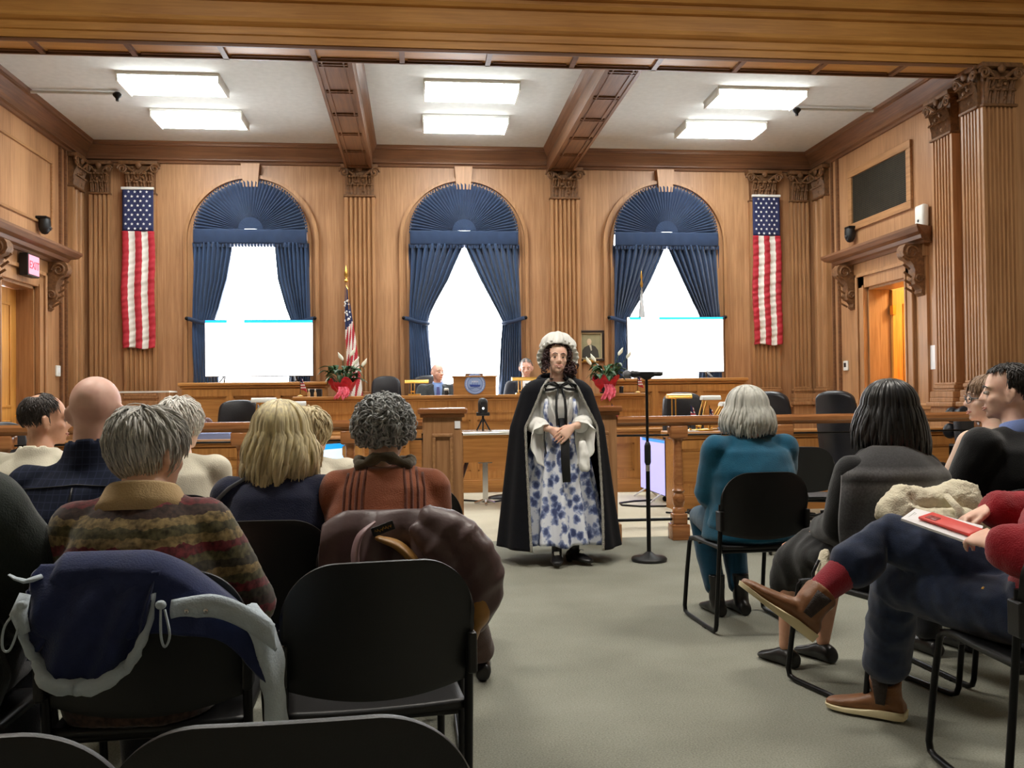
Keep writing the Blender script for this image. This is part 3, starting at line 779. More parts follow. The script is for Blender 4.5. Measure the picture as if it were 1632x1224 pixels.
for x, lb in ((.205, 'oak gate box with a white-lit cap, beside the curly grey-haired woman'), (1.49, 'oak gate box half hidden behind the caped woman')):
    t = thing('gate_post', lb, 'gate post', (x, 7.55, 0), 0, 'gate boxes of the rail')
    MB().box(-.158, .158, -.15, .15, 0, 1.05).build('body', M['oak_z'], t)
    mb = MB()
    for q in ((-.085,.085,.89,.92),(-.085,.085,.16,.19),(-.085,-.057,.19,.89),(.057,.085,.19,.89)): mb.box(q[0], q[1], -.172, -.15, q[2], q[3], b=.008)
    for q in ((-.09,.09,.90,.92),(-.09,.09,.16,.18),(-.09,-.07,.16,.92),(.07,.09,.16,.92)): mb.box(.158, .17, q[0], q[1], q[2], q[3]); mb.box(-.17, -.158, q[0], q[1], q[2], q[3])
    mb.build('panel_moulding', M['oak_y'], t)
    mb = MB(); mb.box(-.20, .20, -.20, .20, 1.08, 1.125, b=.012); mb.box(-.18, .18, -.175, .175, 1.05, 1.08, b=.006); mb.build('cap', M['rail_x'], t)
    MB().box(-.185, .185, -.18, .18, 0, .15, b=.008).build('plinth', M['oak_x'], t)
    if x < 1: MB().prism([(.10,.96),(.145,.96),(.145,1.02),(.10,1.02)], 'y', -.158, -.15).build('sticker', M['paper'], t)

# ------------------------------------------------------------------ table with the conference camera
t = thing('folding_table', 'small table with a pale reflective top in the gap of the rail', 'table', (1.15, 10.25, 0))
MB().box(-.70, .70, -.35, .38, .80, .835, b=.01).build('table_top', mat('pale_laminate', srgb(214, 214, 210), .12, .3, var=.04), t)
MB().box(-.66, .66, -.30, .33, .50, .80).build('apron', M['desk_x'], t)
for sx, sx2 in ((-.58, -.74), (.08, .17)):
    MB().tube([(sx, .05, .52), (sx2, .05, .03)], .022, 8).build('leg', mat('dark_red_metal', srgb(60, 26, 22), .4, var=.1), t, 60)
mb = MB(); mb.box(-.42, -.36, -.03, .03, .06, .5); mb.box(-.47, -.31, -.04, .04, .47, .5); mb.tube([(-.39,0,.06),(-.39,-.14,.012)], .014, 8); mb.tube([(-.39,0,.06),(-.28,.1,.012)], .014, 8); mb.tube([(-.39,0,.06),(-.5,.1,.012)], .014, 8)
mb.build('pedestal', M['chrome'], t)
tag(MB().box(.05, .40, -.28, -.05, .837, .842).build('paper_sheet', M['paper']), 'white paper lying on the small table in the rail gap', 'paper').location = (.78, 10.2, 0)
t = thing('conference_camera', 'black round-headed camera on a small tripod on the pale-topped table', 'camera', (.74, 10.2, .836))
mb = MB()
for a in (.4, 2.5, 4.6): mb.tube([(0,0,.15),(.085*math.cos(a), .085*math.sin(a), .005)], .009, 8)
mb.tube([(0,0,.1),(0,0,.2)], .014, 8); mb.build('tripod', M['blackm'], t, 60)
mb = MB(); mb.loft([[(.055*s*math.cos(a)*1.0, .05*s*math.sin(a), z) for a in [2*PI*i/18 for i in range(18)]] for z, s in ((.19,.7),(.2,1),(.30,1.02),(.34,.95),(.365,.6),(.37,.2))]); mb.box(-.075,.075,-.02,.02,.17,.21,b=.006)
mb.build('head', M['black'], t, 50)
mb = MB(); RX = Matrix.Rotation(PI/2, 4, 'X'); mb.lathe([(.034,0),(.034,.02),(.024,.026),(.001,.02)], 18, M=Matrix.Translation((0,-.04,.31)) @ RX); mb.build('lens', M['leather'], t, 50)
MB().ball((0,-.058,.255), (.012,.006,.012), 10, 6).build('indicator', emis('indicator_glow', (.9,.95,1,1), 2.0), t)
t = thing('cable', 'black cable trailing on the cream carpet under the small table', 'cable', (.95, 10.5, 0))
MB().tube([(-.6,.3,.012),(-.35,.1,.012),(-.1,-.1,.012),(.1,.1,.012),(.3,.2,.012),(.5,.25,.02),(.75,.2,.012)], .011, 6).build('cord', M['black'], t, 60)
MB().loft([[(.1+.22*math.cos(a)*s, .32+.12*math.sin(a)*s, z) for a in [2*PI*i/16 for i in range(16)]] for z, s in ((0,1),(.03,.95),(.05,.5))]).build('coil', M['black'], t, 60)

# ------------------------------------------------------------------ screens
def screen(name, label, w, h, loc, rotz, glow, strip, feet, group, stand=None):
    t = thing(name, label, 'screen', loc, rotz, group)
    mb = MB(); mb.box(-w/2, w/2, -.0, .045, feet, feet+h, b=.006); mb.build('casing', M['black'], t)
    MB().box(-w/2+.008, w/2-.008, -.003, .001, feet+.012, feet+h-.008).build('display', emis('display_'+name, glow[0], glow[1]), t)
    mb = MB()
    for a, b in strip[2]: mb.box(-w/2+.008+a*(w-.016), -w/2+.008+b*(w-.016), -.005, -.002, feet+h-.008-strip[3], feet+h-.008)
    mb.build('toolbar', emis('toolbar_'+name, strip[0], strip[1]), t)
    for sx in (-.32, .32):
        if stand: mb = MB(); mb.tube([(sx*w, .02, feet+.02), (sx*w*1.08, -.13, .008)], .011, 6); mb.tube([(sx*w, .02, feet+.02), (sx*w*1.08, .15, .008)], .011, 6); mb.build('foot', stand, t, 60)
    return t
cy = srgb(40, 190, 228)
screen('television', 'big bright white screen on the wing desk on the exit sign side', 1.41, .76, (-2.075, 12.33, 1.45), 0, ((1,1,1,1), 2.2), (srgb(20,150,230), 1.1, ((0,.2),(.36,1)), .035), .075, 'wide screens', M['blackm'])
screen('television', 'big bright white screen on the wing desk beside the portrait', 1.38, .78, (3.60, 12.33, 1.45), 0, ((1,1,1,1), 2.2), (srgb(30,190,215), 1.1, ((.02,.14),(.33,1)), .03), .08, 'wide screens', M['blackm'])
# the floor screens: this one is turned side-on towards the gap in the rail
v = Vector((2.735-2.72, 9.85-10.90)); ang = math.atan2(v.y, v.x)
screen('floor_screen', 'glowing lavender screen standing on the floor behind the microphone stand', v.length, .63, (2.727, 10.375, 0), ang, ((.40,.38,.86,1), .55), (srgb(60,140,240), .5, ((.1,1),), .03), .085, 'floor screens', M['white'])
screen('floor_screen', 'pale blue screen on the floor behind the blonde woman', 1.0, .62, (-.86, 9.0, 0), math.radians(58), ((.52,.74,1,1), .62), (srgb(20,150,230), .5, ((.0,1),), .05), .16, 'floor screens', M['white'])
t = thing('cable', 'black cable looped on the carpet below the lavender screen', 'cable', (2.55, 9.9, 0))
MB().tube([(.15,.3,.012),(-.1,.25,.012),(-.3,.1,.012),(-.32,-.1,.012),(-.15,-.25,.012),(.1,-.28,.012),(.3,-.2,.012),(.5,-.15,.012)], .012, 6).build('cord', M['black'], t, 60)
t = thing('power_strip', 'black power strip on the floor at the foot of the low desk, open door side', 'power strip', (2.95, 9.0, 0))
MB().box(-.22, .25, -.05, .05, 0, .05, b=.01).build('casing', M['black'], t); MB().tube([(-.22,0,.02),(-.35,.02,.012),(-.42,.1,.012)], .01, 6).build('cord', M['black'], t, 60)

# ------------------------------------------------------------------ desk lamps, papers, little flags
def desk_lamp(label, loc, rot, white=False, tilt=0, L=.30, h=.17):
    t = thing('desk_lamp', label, 'lamp', loc, rot, 'brass desk lamps')
    mt = M['white'] if white else M['brass']
    mb = MB(); mb.box(-.08, .08, -.06, .06, 0, .02, b=.006); mb.build('base', M['brass'], t)
    mb = MB()
    for x in (-.04, .0): mb.tube([(x, 0, .02), (x+tilt*.5, 0, h*.6), (x+tilt, 0, h)], .0075, 8)
    mb.tube([(-.05, 0, .05), (.01, 0, .05)], .01, 8); mb.build('posts', M['brass'], t, 60)
    mb = MB(); n = 10
    ring = [(.045*math.cos(PI*i/n), .045*math.sin(PI*i/n)) for i in range(n+1)] + [(.04*math.cos(PI-PI*i/n), .04*math.sin(PI-PI*i/n)-.004) for i in range(n+1)]
    mb.loft([[(-L/2+tilt+.03, y-.02, h-.01+z) for y, z in ring], [(L/2+tilt+.03, y-.02, h-.01+z) for y, z in ring]])
    for x in (-L/2+tilt+.03, L/2+tilt+.03): mb.prism([(y-.02, h-.01+z) for y, z in ring[:n+1]], 'x', x-.003, x+.003)
    mb.build('shade', mt, t, 40); return t
desk_lamp('brass desk lamp on the dais desk in front of the bald seated man', (-.03, 11.72, 1.25), 0, L=.30)
desk_lamp('brass desk lamp on the dais desk in front of the man with short grey hair', (1.36, 11.72, 1.25), 0, L=.32, h=.19)
desk_lamp('brass desk lamp on the low desk between microphone stand and black swivel chair', (2.50+.24, 9.42, .83), 0, h=.36, L=.26)
desk_lamp('brass-posted lamp with a white shade before the black swivel chair', (2.98, 9.34, .83), 0, True, .08, .2, .34)
desk_lamp('low brass-armed lamp with a tilted white shade beside the desk papers', (3.14, 9.46, .83), .3, True, .16, .16, .27)
desk_lamp('white-shaded lamp on the low desk just above the blonde woman', (-1.60, 9.42, .83), 0, True, .03, .24, .37)
desk_lamp('small pale lamp on the low desk behind the blonde hair, nearer the dais', (-1.28, 9.42, .83), .2, True, .02, .2, .33)
flagm = ramp_tex('little_flag_stripes', [(i/9, srgb(176, 52, 62) if i % 2 == 0 else srgb(232, 224, 222)) for i in range(9)], 'z', .09, .24, 0, rough=.8, noise_mul=.05)
navy = mat('flag_navy', srgb(36, 42, 82), .8, var=.08)
def mini_flag(label, loc, rot=0, s=1.0):
    t = thing('desk_flag', label, 'flag', loc, rot, 'little stick flags'); t.scale = (s, s, s)
    MB().lathe([(.04,0),(.04,.012),(.012,.02),(.01,.03)], 14).build('base', M['brass'], t, 40)
    MB().tube([(0,0,.02),(0,0,.27)], .004, 6).build('stick', M['blackm'], t)
    def f(u, v): return (.005+.085*u*(.35+.65*v), .02*math.sin(u*6)*u, .255-.16*v-.04*u)
    o = MB().grid(f, 10, 10, mfn=lambda u, v: 1 if v < .42 and u < .6 else 0).build('cloth', [flagm, navy], t, 180); o.modifiers.new('t', 'SOLIDIFY').thickness = .002
mini_flag('tiny flag on the dais desk beneath the big screen on the exit sign side', (-1.47, 11.72, 1.25))
mini_flag('tiny flag on the dais desk right behind the microphone', (2.90, 11.72, 1.25), .2)
mini_flag('tiny flag standing on the low desk in front of the black swivel chair', (2.86, 9.30, .83), 0, 1.1)
mini_flag('tiny flag between the two white-shaded lamps of the low desk', (3.07, 9.30, .83), .5, 1.0)
mini_flag('tiny flag at the end of the low cabinet near the microphone stand', (2.47, 11.36, .80), .1, 1.2)
mini_flag('tiny flag at the end of the low desk beside the blonde woman', (-1.03, 9.36, .83), .3, 1.0)
def papers(label, loc, w, d, h, rot, m='paper', group='papers on the low desks'):
    t = MB()
    for k in range(4): t.box(-w/2+.008*k, w/2-.006*k, -d/2+.004*k, d/2-.01*k, h*k/4, h*(k+1)/4-.001)
    o = t.build('paper_stack', M[m]); tag(o, label, 'paper', group); o.location = loc; o.rotation_euler = (0,0,rot); return o
M['blue_paper'] = mat('blue_folder', srgb(150, 166, 212), .7, var=.05)
papers('blue-tinted paper stack beside the lamps on the low desk by the teal jacket', (3.42, 9.36, .83), .42, .26, .07, .1, 'blue_paper')
papers('flat white sheets at the open end of the low desk behind the rail post', (2.80, 9.32, .83), .26, .22, .012, .05)
papers('blue-tinted paper stack on the low desk behind the white-haired person', (-2.0, 9.36, .83), .36, .26, .06, -.1, 'blue_paper')
papers('small blue folder on the low desk beside the blonde woman', (-1.55, 9.34, .83), .22, .2, .05, .2, 'blue_paper')
o = MB().box(-.18, .18, -.14, .14, 0, .17, b=.008).build('document_tray', M['black']); tag(o, 'black box with papers on top on the low desk beside the grey bob', 'box'); o.location = (3.36, 9.5-.0, .90)
o.location = (3.72, 9.40, .83)
tag(MB().box(-.17, .17, -.13, .13, 0, .02).build('paper_stack', M['paper']), 'white sheets lying on the black box of the low desk', 'paper').location = (3.72, 9.40, 1.0)
for x, lb in ((-1.36, 'small bottle on the dais desk next to the tiny flag, nearer the wing'), (-1.28, 'small bottle on the dais desk next to the tiny flag, nearer the red plant')):
    t = thing('bottle', lb, 'bottle', (x, 11.7, 1.25), 0, 'little bottles on the dais desk'); MB().lathe([(.016,0),(.018,.02),(.016,.05),(.008,.06),(.007,.08)], 12).build('glass', mat('amber', srgb(200,160,110), .3), t, 50); MB().lathe([(.009,.08),(.009,.1)], 10).build('cap', M['white'], t)
for x, lb in ((2.68, 'small dark jar on the dais desk beneath the potted lily'), (.38, 'dark cup on the dais desk beside the bald man')):
    t = thing('jar', lb, 'jar', (x, 11.72, 1.25)); MB().lathe([(.028,0),(.03,.04),(.026,.06)], 14).build('pot', M['black'], t, 50); MB().lathe([(.03,.06),(.03,.085),(.02,.09)], 14).build('lid', M['white'] if x < 1 else M['leather'], t, 50)
o = MB().box(-.09, .09, -.05, .05, 0, .10, b=.01).build('tissue_box', M['black']); tag(o, 'small black box behind the little bottles on the dais desk', 'box'); o.location = (-1.30, 11.83, 1.25)

# ------------------------------------------------------------------ swivel chairs of the dais
def swivel(label, loc, rot, m, w=.5, h=1.2, tuft=0, group='swivel chairs behind the desks'):
    t = thing('swivel_chair', label, 'chair', loc, rot, group)
    k = M[m]; z0 = .50
    def back(u, v):
        a = (u-.5)*2; hw = w/2*(1-.10*v**4)
        x = a*hw; z = z0 + (h-z0)*v - .05*abs(a)**4*(v > .5)*v
        return (x, -.22 - .10*v + .05*a*a + .012*math.sin(v*PI*3)*(1-a*a), z)
    mb = MB(); mb.grid(back, 14, 14); o = mb.build('backrest', k, t, 180); mo = o.modifiers.new('t', 'SOLIDIFY'); mo.thickness = .09; mo.offset = 1
    mo = o.modifiers.new('b', 'BEVEL'); mo.width = .035; mo.segments = 3
    if tuft:
        mb = MB()
        for i in range(4):
            for j in range(2): mb.ball((-.2+.135*i, -.30-.04*j, h-.08-.16*j), (.075, .05, .08), 12, 8)
        mb.build('tufting', k, o, 180)
    mb = MB(); mb.box(-w/2, w/2, -.24, .26, .42, .53, b=.045); mb.build('seat', k, t, 60)
    if tuft or w > .47:
      for s in (-1, 1):
        mb = MB(); mb.tube([(s*w*.54, -.22, .45), (s*w*.56, -.2, .68), (s*w*.56, .12, .68), (s*w*.54, .14, .46)], .025, 8); mb.build('armrest', M['blackm'], t, 60)
    MB().tube([(0,0,.08),(0,0,.43)], .03, 10).build('gas_column', M['blackm'], t, 60)
    mb = MB()
    for i in range(5):
        a = 2*PI*i/5; mb.tube([(0,0,.10),(.29*math.cos(a), .29*math.sin(a), .065)], [.03,.018], 8); mb.ball((.29*math.cos(a), .29*math.sin(a), .03), .03, 10, 6)
    mb.build('star_base', M['blackm'], t, 60); return t
swivel('black leather swivel chair behind the low desk with the brass lamps', (3.10, 10.15, 0), PI, 'leather', .52, 1.23)
swivel('navy-black leather swivel chair behind the low desk beside the blonde woman', (-1.97, 10.15, 0), PI, 'leather', .50, 1.2)
swivel('oxblood tufted leather chair behind the low desk near the white-haired person', (-2.62, 10.5, 0), PI, 'oxblood', .50, 1.02, 1)
swivel('black swivel chair pushed behind the dais desk between the poled flag and the bald man', (-.42, 12.42, .34), PI, 'leather', .44, 1.17)
swivel('dark swivel chair of the bald seated man behind the dais desk', (.20, 12.62, .34), PI+.2, 'leather', .50, 1.18)
swivel('dark swivel chair of the man with short grey hair behind the dais desk', (1.50, 12.64, .34), PI, 'leather', .50, 1.1)
for x, y, r, lb in ((3.45, 8.2, .5, 'glossy black chair in the row behind the rail, one nearest the teal jacket'), (4.13, 8.3, .5, 'glossy black chair in the row behind the rail, middle of three'), (4.81, 8.4, .5, 'glossy black chair in the row behind the rail, nearest the black-haired woman')):
    swivel(lb, (x, y, 0), -PI/2+r, 'leather', .46, 1.22, group='chairs parked behind the rail')
for x, lb in ((-3.42, 'glossy dark chair parked behind the rail beyond the balding man, nearer the aisle'), (-4.02, 'glossy dark chair parked behind the rail beyond the balding man, nearer the wall')): swivel(lb, (x, 8.3, 0), -PI/2-.5, 'leather', .44, 1.02, group='chairs parked behind the rail')
swivel('low tufted dark chair behind the rail near the woman with glasses', (5.55, 8.3, 0), PI, 'leather', .5, 1.06, 1, 'chairs parked behind the rail')

# ------------------------------------------------------------------ flags
red, whit = mat('flag_red', srgb(178, 38, 52), .75, var=.1), mat('flag_white', srgb(226, 220, 212), .8, var=.06)
def star(mb, x, z, y, r):
    pts = [(x+(r if i % 2 == 0 else r*.42)*math.sin(PI*i/5), z+(r if i % 2 == 0 else r*.42)*math.cos(PI*i/5)) for i in range(10)]
    mb.prism(pts, 'y', y-.004, y)
for x, lb in ((-3.81, 'long vertical flag with stars and stripes on the pilaster near the exit sign'), (5.195, 'long vertical flag with stars and stripes on the pilaster near the open door')):
    t = thing('wall_flag', lb, 'flag', (x, YB-.13, 1.95), 0, 'hanging banners')
    w = .43; H = 2.2; zc = 1.62
    def fl(u, v):
        z = zc*(1-v); ww = w*(1+.04*math.sin(v*3))
        return ((u-.5)*ww + .008*math.sin(v*9), -.012*math.sin(v*55+u*5)*.5 - .01*math.sin(u*PI*5) - .006*math.sin(v*120+u*9), z + .012*math.sin(u*7)*(v > .98))
    o = MB().grid(fl, 25, 90, mfn=lambda u, v: int(u*5) % 2).build('stripes', [red, whit], t, 180); o.modifiers.new('t', 'SOLIDIFY').thickness = .003
    def ca(u, v): return ((u-.5)*w*.97, -.012*math.sin(u*PI*4)*.5-.005, zc+(H-zc)*(1-v))
    c = MB().grid(ca, 16, 12).build('canton', navy, t, 180); c.modifiers.new('t', 'SOLIDIFY').thickness = .004
    mb = MB()
    for i in range(9):
        n = 4 if i % 2 == 0 else 5
        for j in range(n):
            u = (j+.5)/5 + (.1 if n == 4 else 0); xx = (u-.5)*w*.93; zz = zc+.035+(H-zc-.07)*i/8
            star(mb, xx, zz, -.012*math.sin((xx/w+.5)*PI*4)*.5-.008, .021)
    mb.build('stars', mat('star_white', srgb(240,240,240), .7), c)
    MB().box(-w/2-.005, w/2+.005, -.025, .01, H-.005, H+.03, b=.006).build('heading', M['white'], t)
# flag on a pole
t = thing('pole_flag', 'draped stars and stripes flag on a gold-topped pole beside the red plant', 'flag', (-.97, 12.62, .34))
MB().tube([(0,0,0),(.02,0,2.5)], .014, 10).build('pole', M['oak_z'], t, 60)
mb = MB(); mb.lathe([(.02,2.48),(.03,2.5),(.012,2.53),(.03,2.58),(.022,2.64),(.002,2.72)], 14, (.02,0,0)); mb.build('finial', M['brass'], t, 50)
MB().lathe([(.14,0),(.14,.03),(.05,.06),(.02,.12)], 18).build('stand', M['brass'], t, 50)
def dr(u, v):
    s = .035 + .20*v**.8
    a = -.3+2.1*PI*u
    rip = 1+.35*math.sin(a*4+v*3)
    z = 2.42-1.75*v + .25*u*v
    return (.02+.07*v+s*math.cos(a)*.55*rip*.6 + .05*v*u, s*math.sin(a)*.5*rip*.6, z)
def drm(u, v):
    if v < .42 - .1*u: return 2
    return int((u*1.4+v*1.2)*9) % 2
o = MB().grid(dr, 72, 60, mfn=drm).build('cloth', [red, whit, navy], t, 180); o.modifiers.new('t', 'SOLIDIFY').thickness = .003
mb = MB(); rnd = random.Random(5)
for i in range(26):
    u, v = rnd.random()*.55+.35, rnd.uniform(.1, .3); p = dr(u, v); mb.ball((p[0], p[1]-.012, p[2]), (.013, .008, .013), 8, 5)
mb.build('stars', mat('star_white_b', srgb(236,236,236), .7), o)
MB().tube([(.02,-.02,2.44),(.05,-.06,2.38),(.06,-.06,2.1)], .006, 6).build('gold_cord', M['brass'], t)
t = thing('white_flag', 'furled pale flag on a pole behind the big screen near the portrait', 'flag', (3.27, 12.9, .34))
MB().tube([(0,0,0),(0,0,2.45)], .012, 10).build('pole', M['chrome'], t, 60); MB().lathe([(.012,2.45),(.022,2.5),(.01,2.56),(.018,2.6),(.002,2.7)], 12).build('finial', M['brass'], t, 50)
def dr2(u, v):
    s = .012+.13*v; a = 2*PI*u; rip = 1+.25*math.sin(a*5)
    return (s*math.cos(a)*rip*.8, s*math.sin(a)*rip*.6, 2.42-1.3*v)
MB().grid(dr2, 48, 20).build('cloth', mat('grey_white_cloth', srgb(196, 198, 200), .85, var=.05), t, 180)
MB().lathe([(.10,0),(.10,.03),(.04,.06),(.015,.12)], 18).build('stand', M['brass'], t, 50)

# ------------------------------------------------------------------ peace lilies in red foil
foil = mat('red_foil', srgb(190, 24, 44), .32, .1, var=.3, vs=20, bump=.5, bs=30); pinkf = mat('pink_foil', srgb(232, 108, 128), .4, var=.2, vs=30, bump=.4, bs=40)
leafm = mat('lily_leaf', srgb(44, 82, 42), .4, var=.35, vs=14); spath = mat('lily_spathe', srgb(240, 240, 222), .6, var=.04)
def leaf(mb, b, tip, w, droop=.05, n=7):
    b, tip = Vector(b), Vector(tip); d = (tip-b); s = d.cross(Vector((0,0,1)))
    s = s.normalized() if s.length > 1e-4 else Vector((1,0,0))
    rings = []
    for i in range(n+1):
        t = i/n; c = b+d*t+Vector((0,0,droop*math.sin(t*PI)*.8-droop*t*t)); ww = w*math.sin(PI*min(1, t*.94+.03))**.8
        rings.append([c-s*ww, c-Vector((0,0,ww*.25)), c+s*ww, c+Vector((0,0,.002))])
    mb.loft(rings)
def lily(label, loc, seed, spathes, tails):
    t = thing('potted_lily', label, 'plant', loc, 0, 'peace lilies in foil'); rnd = random.Random(seed)
    def fo(u, v):
        a = 2*PI*u; r = .085 + .10*v**1.4*(1+.18*math.sin(a*6+seed)) - .012*math.sin(v*9)
        return (r*math.cos(a), r*.8*math.sin(a), .02+.19*v+.035*math.sin(a*5+seed)*v)
    p = MB().grid(fo, 60, 10).build('foil_wrap', foil, t, 180); p.modifiers.new('t', 'SOLIDIFY').thickness = .003
    mb = MB(); mb.lathe([(.075,0),(.09,.14),(.07,.14)], 18); mb.build('pot', M['black'], t, 50)
    def ta(u, v):
        x = -.055+.11*u; return (x*(1+.7*v) + .02*math.sin(v*4), -.12-.065*math.sin(min(1, v*1.6)*PI*.5)-.016*math.sin(u*19+v*2)-.006*math.sin(v*23), .12-tails*v*(.78+.3*abs(math.sin(u*PI*2.0+.5)))-.012*math.sin(u*23)*v)
    q = MB().grid(ta, 44, 16).build('foil_tail', pinkf, t, 180); q.modifiers.new('t', 'SOLIDIFY').thickness = .003
    for i in range(46):
        a = rnd.uniform(0, 2*PI); r = rnd.uniform(.12, .29); h = rnd.uniform(.20, .40)
        mb = MB(); b = (rnd.uniform(-.04,.04), rnd.uniform(-.04,.04), .14); m_ = (b[0]+.5*r*math.cos(a), b[1]+.4*r*math.sin(a), .14+(h-.14)*.8)
        mb.tube([b, m_], .004, 5); leaf(mb, m_, (r*1.15*math.cos(a), r*.9*math.sin(a), h), rnd.uniform(.032, .05)); mb.build('leaf', leafm, t, 180)
    for (x, z) in spathes:
        mb = MB(); mb.tube([(0,0,.16),(x*.5,-.02,z*.6),(x,-.03,z)], .004, 6); st = mb.build('flower_stem', leafm, t)
        mb = MB(); s = 1 if x > 0 else -1
        rings = [[(x+s*.012*i+wd*c1, -.03-.012*c2, z-.01+.0225*i) for c1, c2 in ((-1,0),(-.5,.6),(0,.9),(.5,.6),(1,0),(0,-.2))] for i, wd in enumerate((.004,.022,.03,.024,.012,.002))]
        mb.loft(rings); mb.build('spathe', spath, st, 180)
lily('potted white lily in red foil on the dais desk beside the poled flag', (-.93, 11.72, 1.25), 2, [(.10,.52),(.0,.46),(.24,.38),(.10,.30),(.14,.40)], .27-.12)
lily('potted white lily in red foil on the dais desk beneath the portrait', (2.47, 11.72, 1.25), 5, [(-.20,.38),(-.14,.42),(.17,.50),(.28,.46)], .20)

# ------------------------------------------------------------------ portrait, wall fittings
t = thing('portrait', 'small dark-framed portrait of a person in a dark suit between the windows', 'picture', (2.55, YB-.005, 1.73))
w, h = .38, .45; mb = MB()
for q in ((-w/2,w/2,h-.035,h),(-w/2,w/2,0,.035),(-w/2,-w/2+.035,.035,h-.035),(w/2-.035,w/2,.035,h-.035)): mb.box(q[0], q[1], -.045, 0, q[2], q[3], b=.006)
mb.build('frame', mat('black_frame', srgb(44,28,20), .35, var=.1), t)
mb = MB()
for q in ((-w/2+.035,w/2-.035,h-.047,h-.035),(-w/2+.035,w/2-.035,.035,.047),(-w/2+.035,-w/2+.047,.04,h-.04),(w/2-.047,w/2-.035,.04,h-.04)): mb.box(q[0], q[1], -.035, 0, q[2], q[3])
mb.build('gilt_slip', mat('gilt', srgb(196,178,140), .4, .4), t)
can = MB().box(-w/2+.045, w/2-.045, -.012, 0, .045, h-.045).build('canvas', mat('portrait_ground', srgb(150,142,108), .7, var=.2, vs=6), t)
mb = MB(); mb.prism([(-.135,.046),(-.13,.16),(-.10,.205),(-.04,.235),(.0,.24),(.06,.215),(.10,.16),(.115,.046)], 'y', -.016, -.010); mb.build('painted_suit', mat('portrait_suit', srgb(58,54,48), .7, var=.1), can)
mb = MB(); mb.loft([[(-.03+.035*s*math.cos(a), y, .285+.046*s*math.sin(a)) for a in [2*PI*i/16 for i in range(16)]] for y, s in ((-.010,1),(-.018,.95),(-.02,.5))]); mb.box(-.05,-.01,-.015,-.01,.225,.26); mb.build('painted_head', mat('portrait_face', srgb(206,178,146), .7, var=.1), can)
MB().prism([(-.03,.235),(.0,.235),(.01,.16),(-.005,.15)], 'y', -.018, -.012).build('painted_collar', mat('portrait_collar', srgb(190,182,160), .7), can)
mb = MB(); mb.box(-.13, .06, -.07, -.045, -.012, .02, b=.004); mb.box(-.17, .10, -.06, -.04, -.02, -.008, b=.003); mb.build('brass_plate', M['brass'], t)

t = thing('exit_sign', 'small lit exit sign above the closed door', 'sign', (XL+.08, 10.92, 2.70))
MB().box(0, .10, -.02, .30, -.02, .24, b=.008).build('housing', M['black'], t)
MB().box(.10, .105, .0, .28, 0, .22).build('face', emis('exit_face', srgb(226, 128, 146), .75), t)
fc = bpy.data.curves.new('lettering', 'FONT'); fc.body = 'EXIT'; fc.size = .13; fc.extrude = .001; fc.align_x = 'CENTER'
fo_ = bpy.data.objects.new('lettering', fc); COL.objects.link(fo_)
me = bpy.data.meshes.new_from_object(fo_.evaluated_get(bpy.context.evaluated_depsgraph_get())); bpy.data.objects.remove(fo_); me.materials.clear(); me.materials.append(emis('exit_letters', srgb(190, 30, 50), .5))
le = bpy.data.objects.new('lettering', me); COL.objects.link(le); le.parent = t; le.location = (.107, .14, .065); le.rotation_euler = (PI/2, 0, PI/2)

def cam_ptz(label, loc, rot):
    t = thing('security_camera', label, 'camera', loc, rot, 'dome cameras of the chamber')
    MB().box(-.13, 0, -.07, .07, .10, .135, b=.008).build('bracket', M['blackm'], t)
    mb = MB(); mb.lathe([(.065,.10),(.07,.06),(.07,.0),(.06,-.04),(.035,-.075),(.005,-.085)], 20, (-.085,0,0)); mb.build('dome', M['black'], t, 50)
    MB().ball((-.145,-.01,-.01), (.018,.028,.028), 12, 8).build('lens', M['leather'], t, 60)
cam_ptz('black dome camera on the wall above the exit sign door', (XL, 11.62, 3.36), PI)
cam_ptz('black dome camera on the wall beneath the dark grille', (XR, 11.82, 3.36), 0)
o = MB(); o.box(-.09, -.0, -.09, .09, 0, .27, b=.03); t = thing('wall_speaker', 'small white rounded speaker on top of the open door cornice', 'speaker', (XR-.02, 10.08, 3.15)); o.build('casing', M['white'], t, 60)
MB().ball((-.092, -.0, .08), (.006, .018, .018), 12, 6).build('port', M['black'], t)
t = thing('ventilation_grille', 'dark mesh ventilation grille high on the open door wall', 'grille', (XR, 11.16, 3.52))
mb = MB()
for q in ((-.80,.80,.66,.76),(-.80,.80,-.08,.02),(-.80,-.70,.02,.66),(.70,.80,.02,.66)): mb.box(-.04, 0, q[0], q[1], q[2], q[3], b=.008)
mb.build('frame', M['oak_y'], t); MB().box(-.012, -.002, -.70, .70, .02, .66).build('recess_shade', mat('recess', srgb(36,34,30), .7), t)  # flat sheet coloured dark to stand in for the shade behind the mesh
mb = MB()
for i in range(56): mb.box(-.02, -.016, -.70+.025*i, -.697+.025*i, .02, .66)
for i in range(26): mb.box(-.02, -.016, -.70, .70, .02+.025*i, .023+.025*i)
mb.build('wire_mesh', mat('mesh_wire', srgb(88,80,62), .5, .5), t)
for (x, s, y, z, lb) in ((XR, -1, 12.14, 1.60, 'white thermostat beside the open door'), (XL, 1, 12.2, 1.62, 'white thermostat pair beside the closed door')):
    t = thing('thermostat', lb, 'thermostat', (x, y, z)); a, b = sorted((0, s*.03)); MB().box(a, b, -.06, .06, -.07, .07, b=.01).build('casing', M['white'], t); a, b = sorted((s*.03, s*.033)); MB().box(a, b, -.03, .03, -.02, .04).build('display', M['leather'] if s < 0 else M['paper'], t)
tag(MB().box(-.004, 0, -.11, .11, -.14, .14).build('paper_notice', M['paper']), 'white paper notice taped to the wall between the open door and the fluted pilaster', 'notice').location = (XR-.0, 10.03-.0, 1.62)

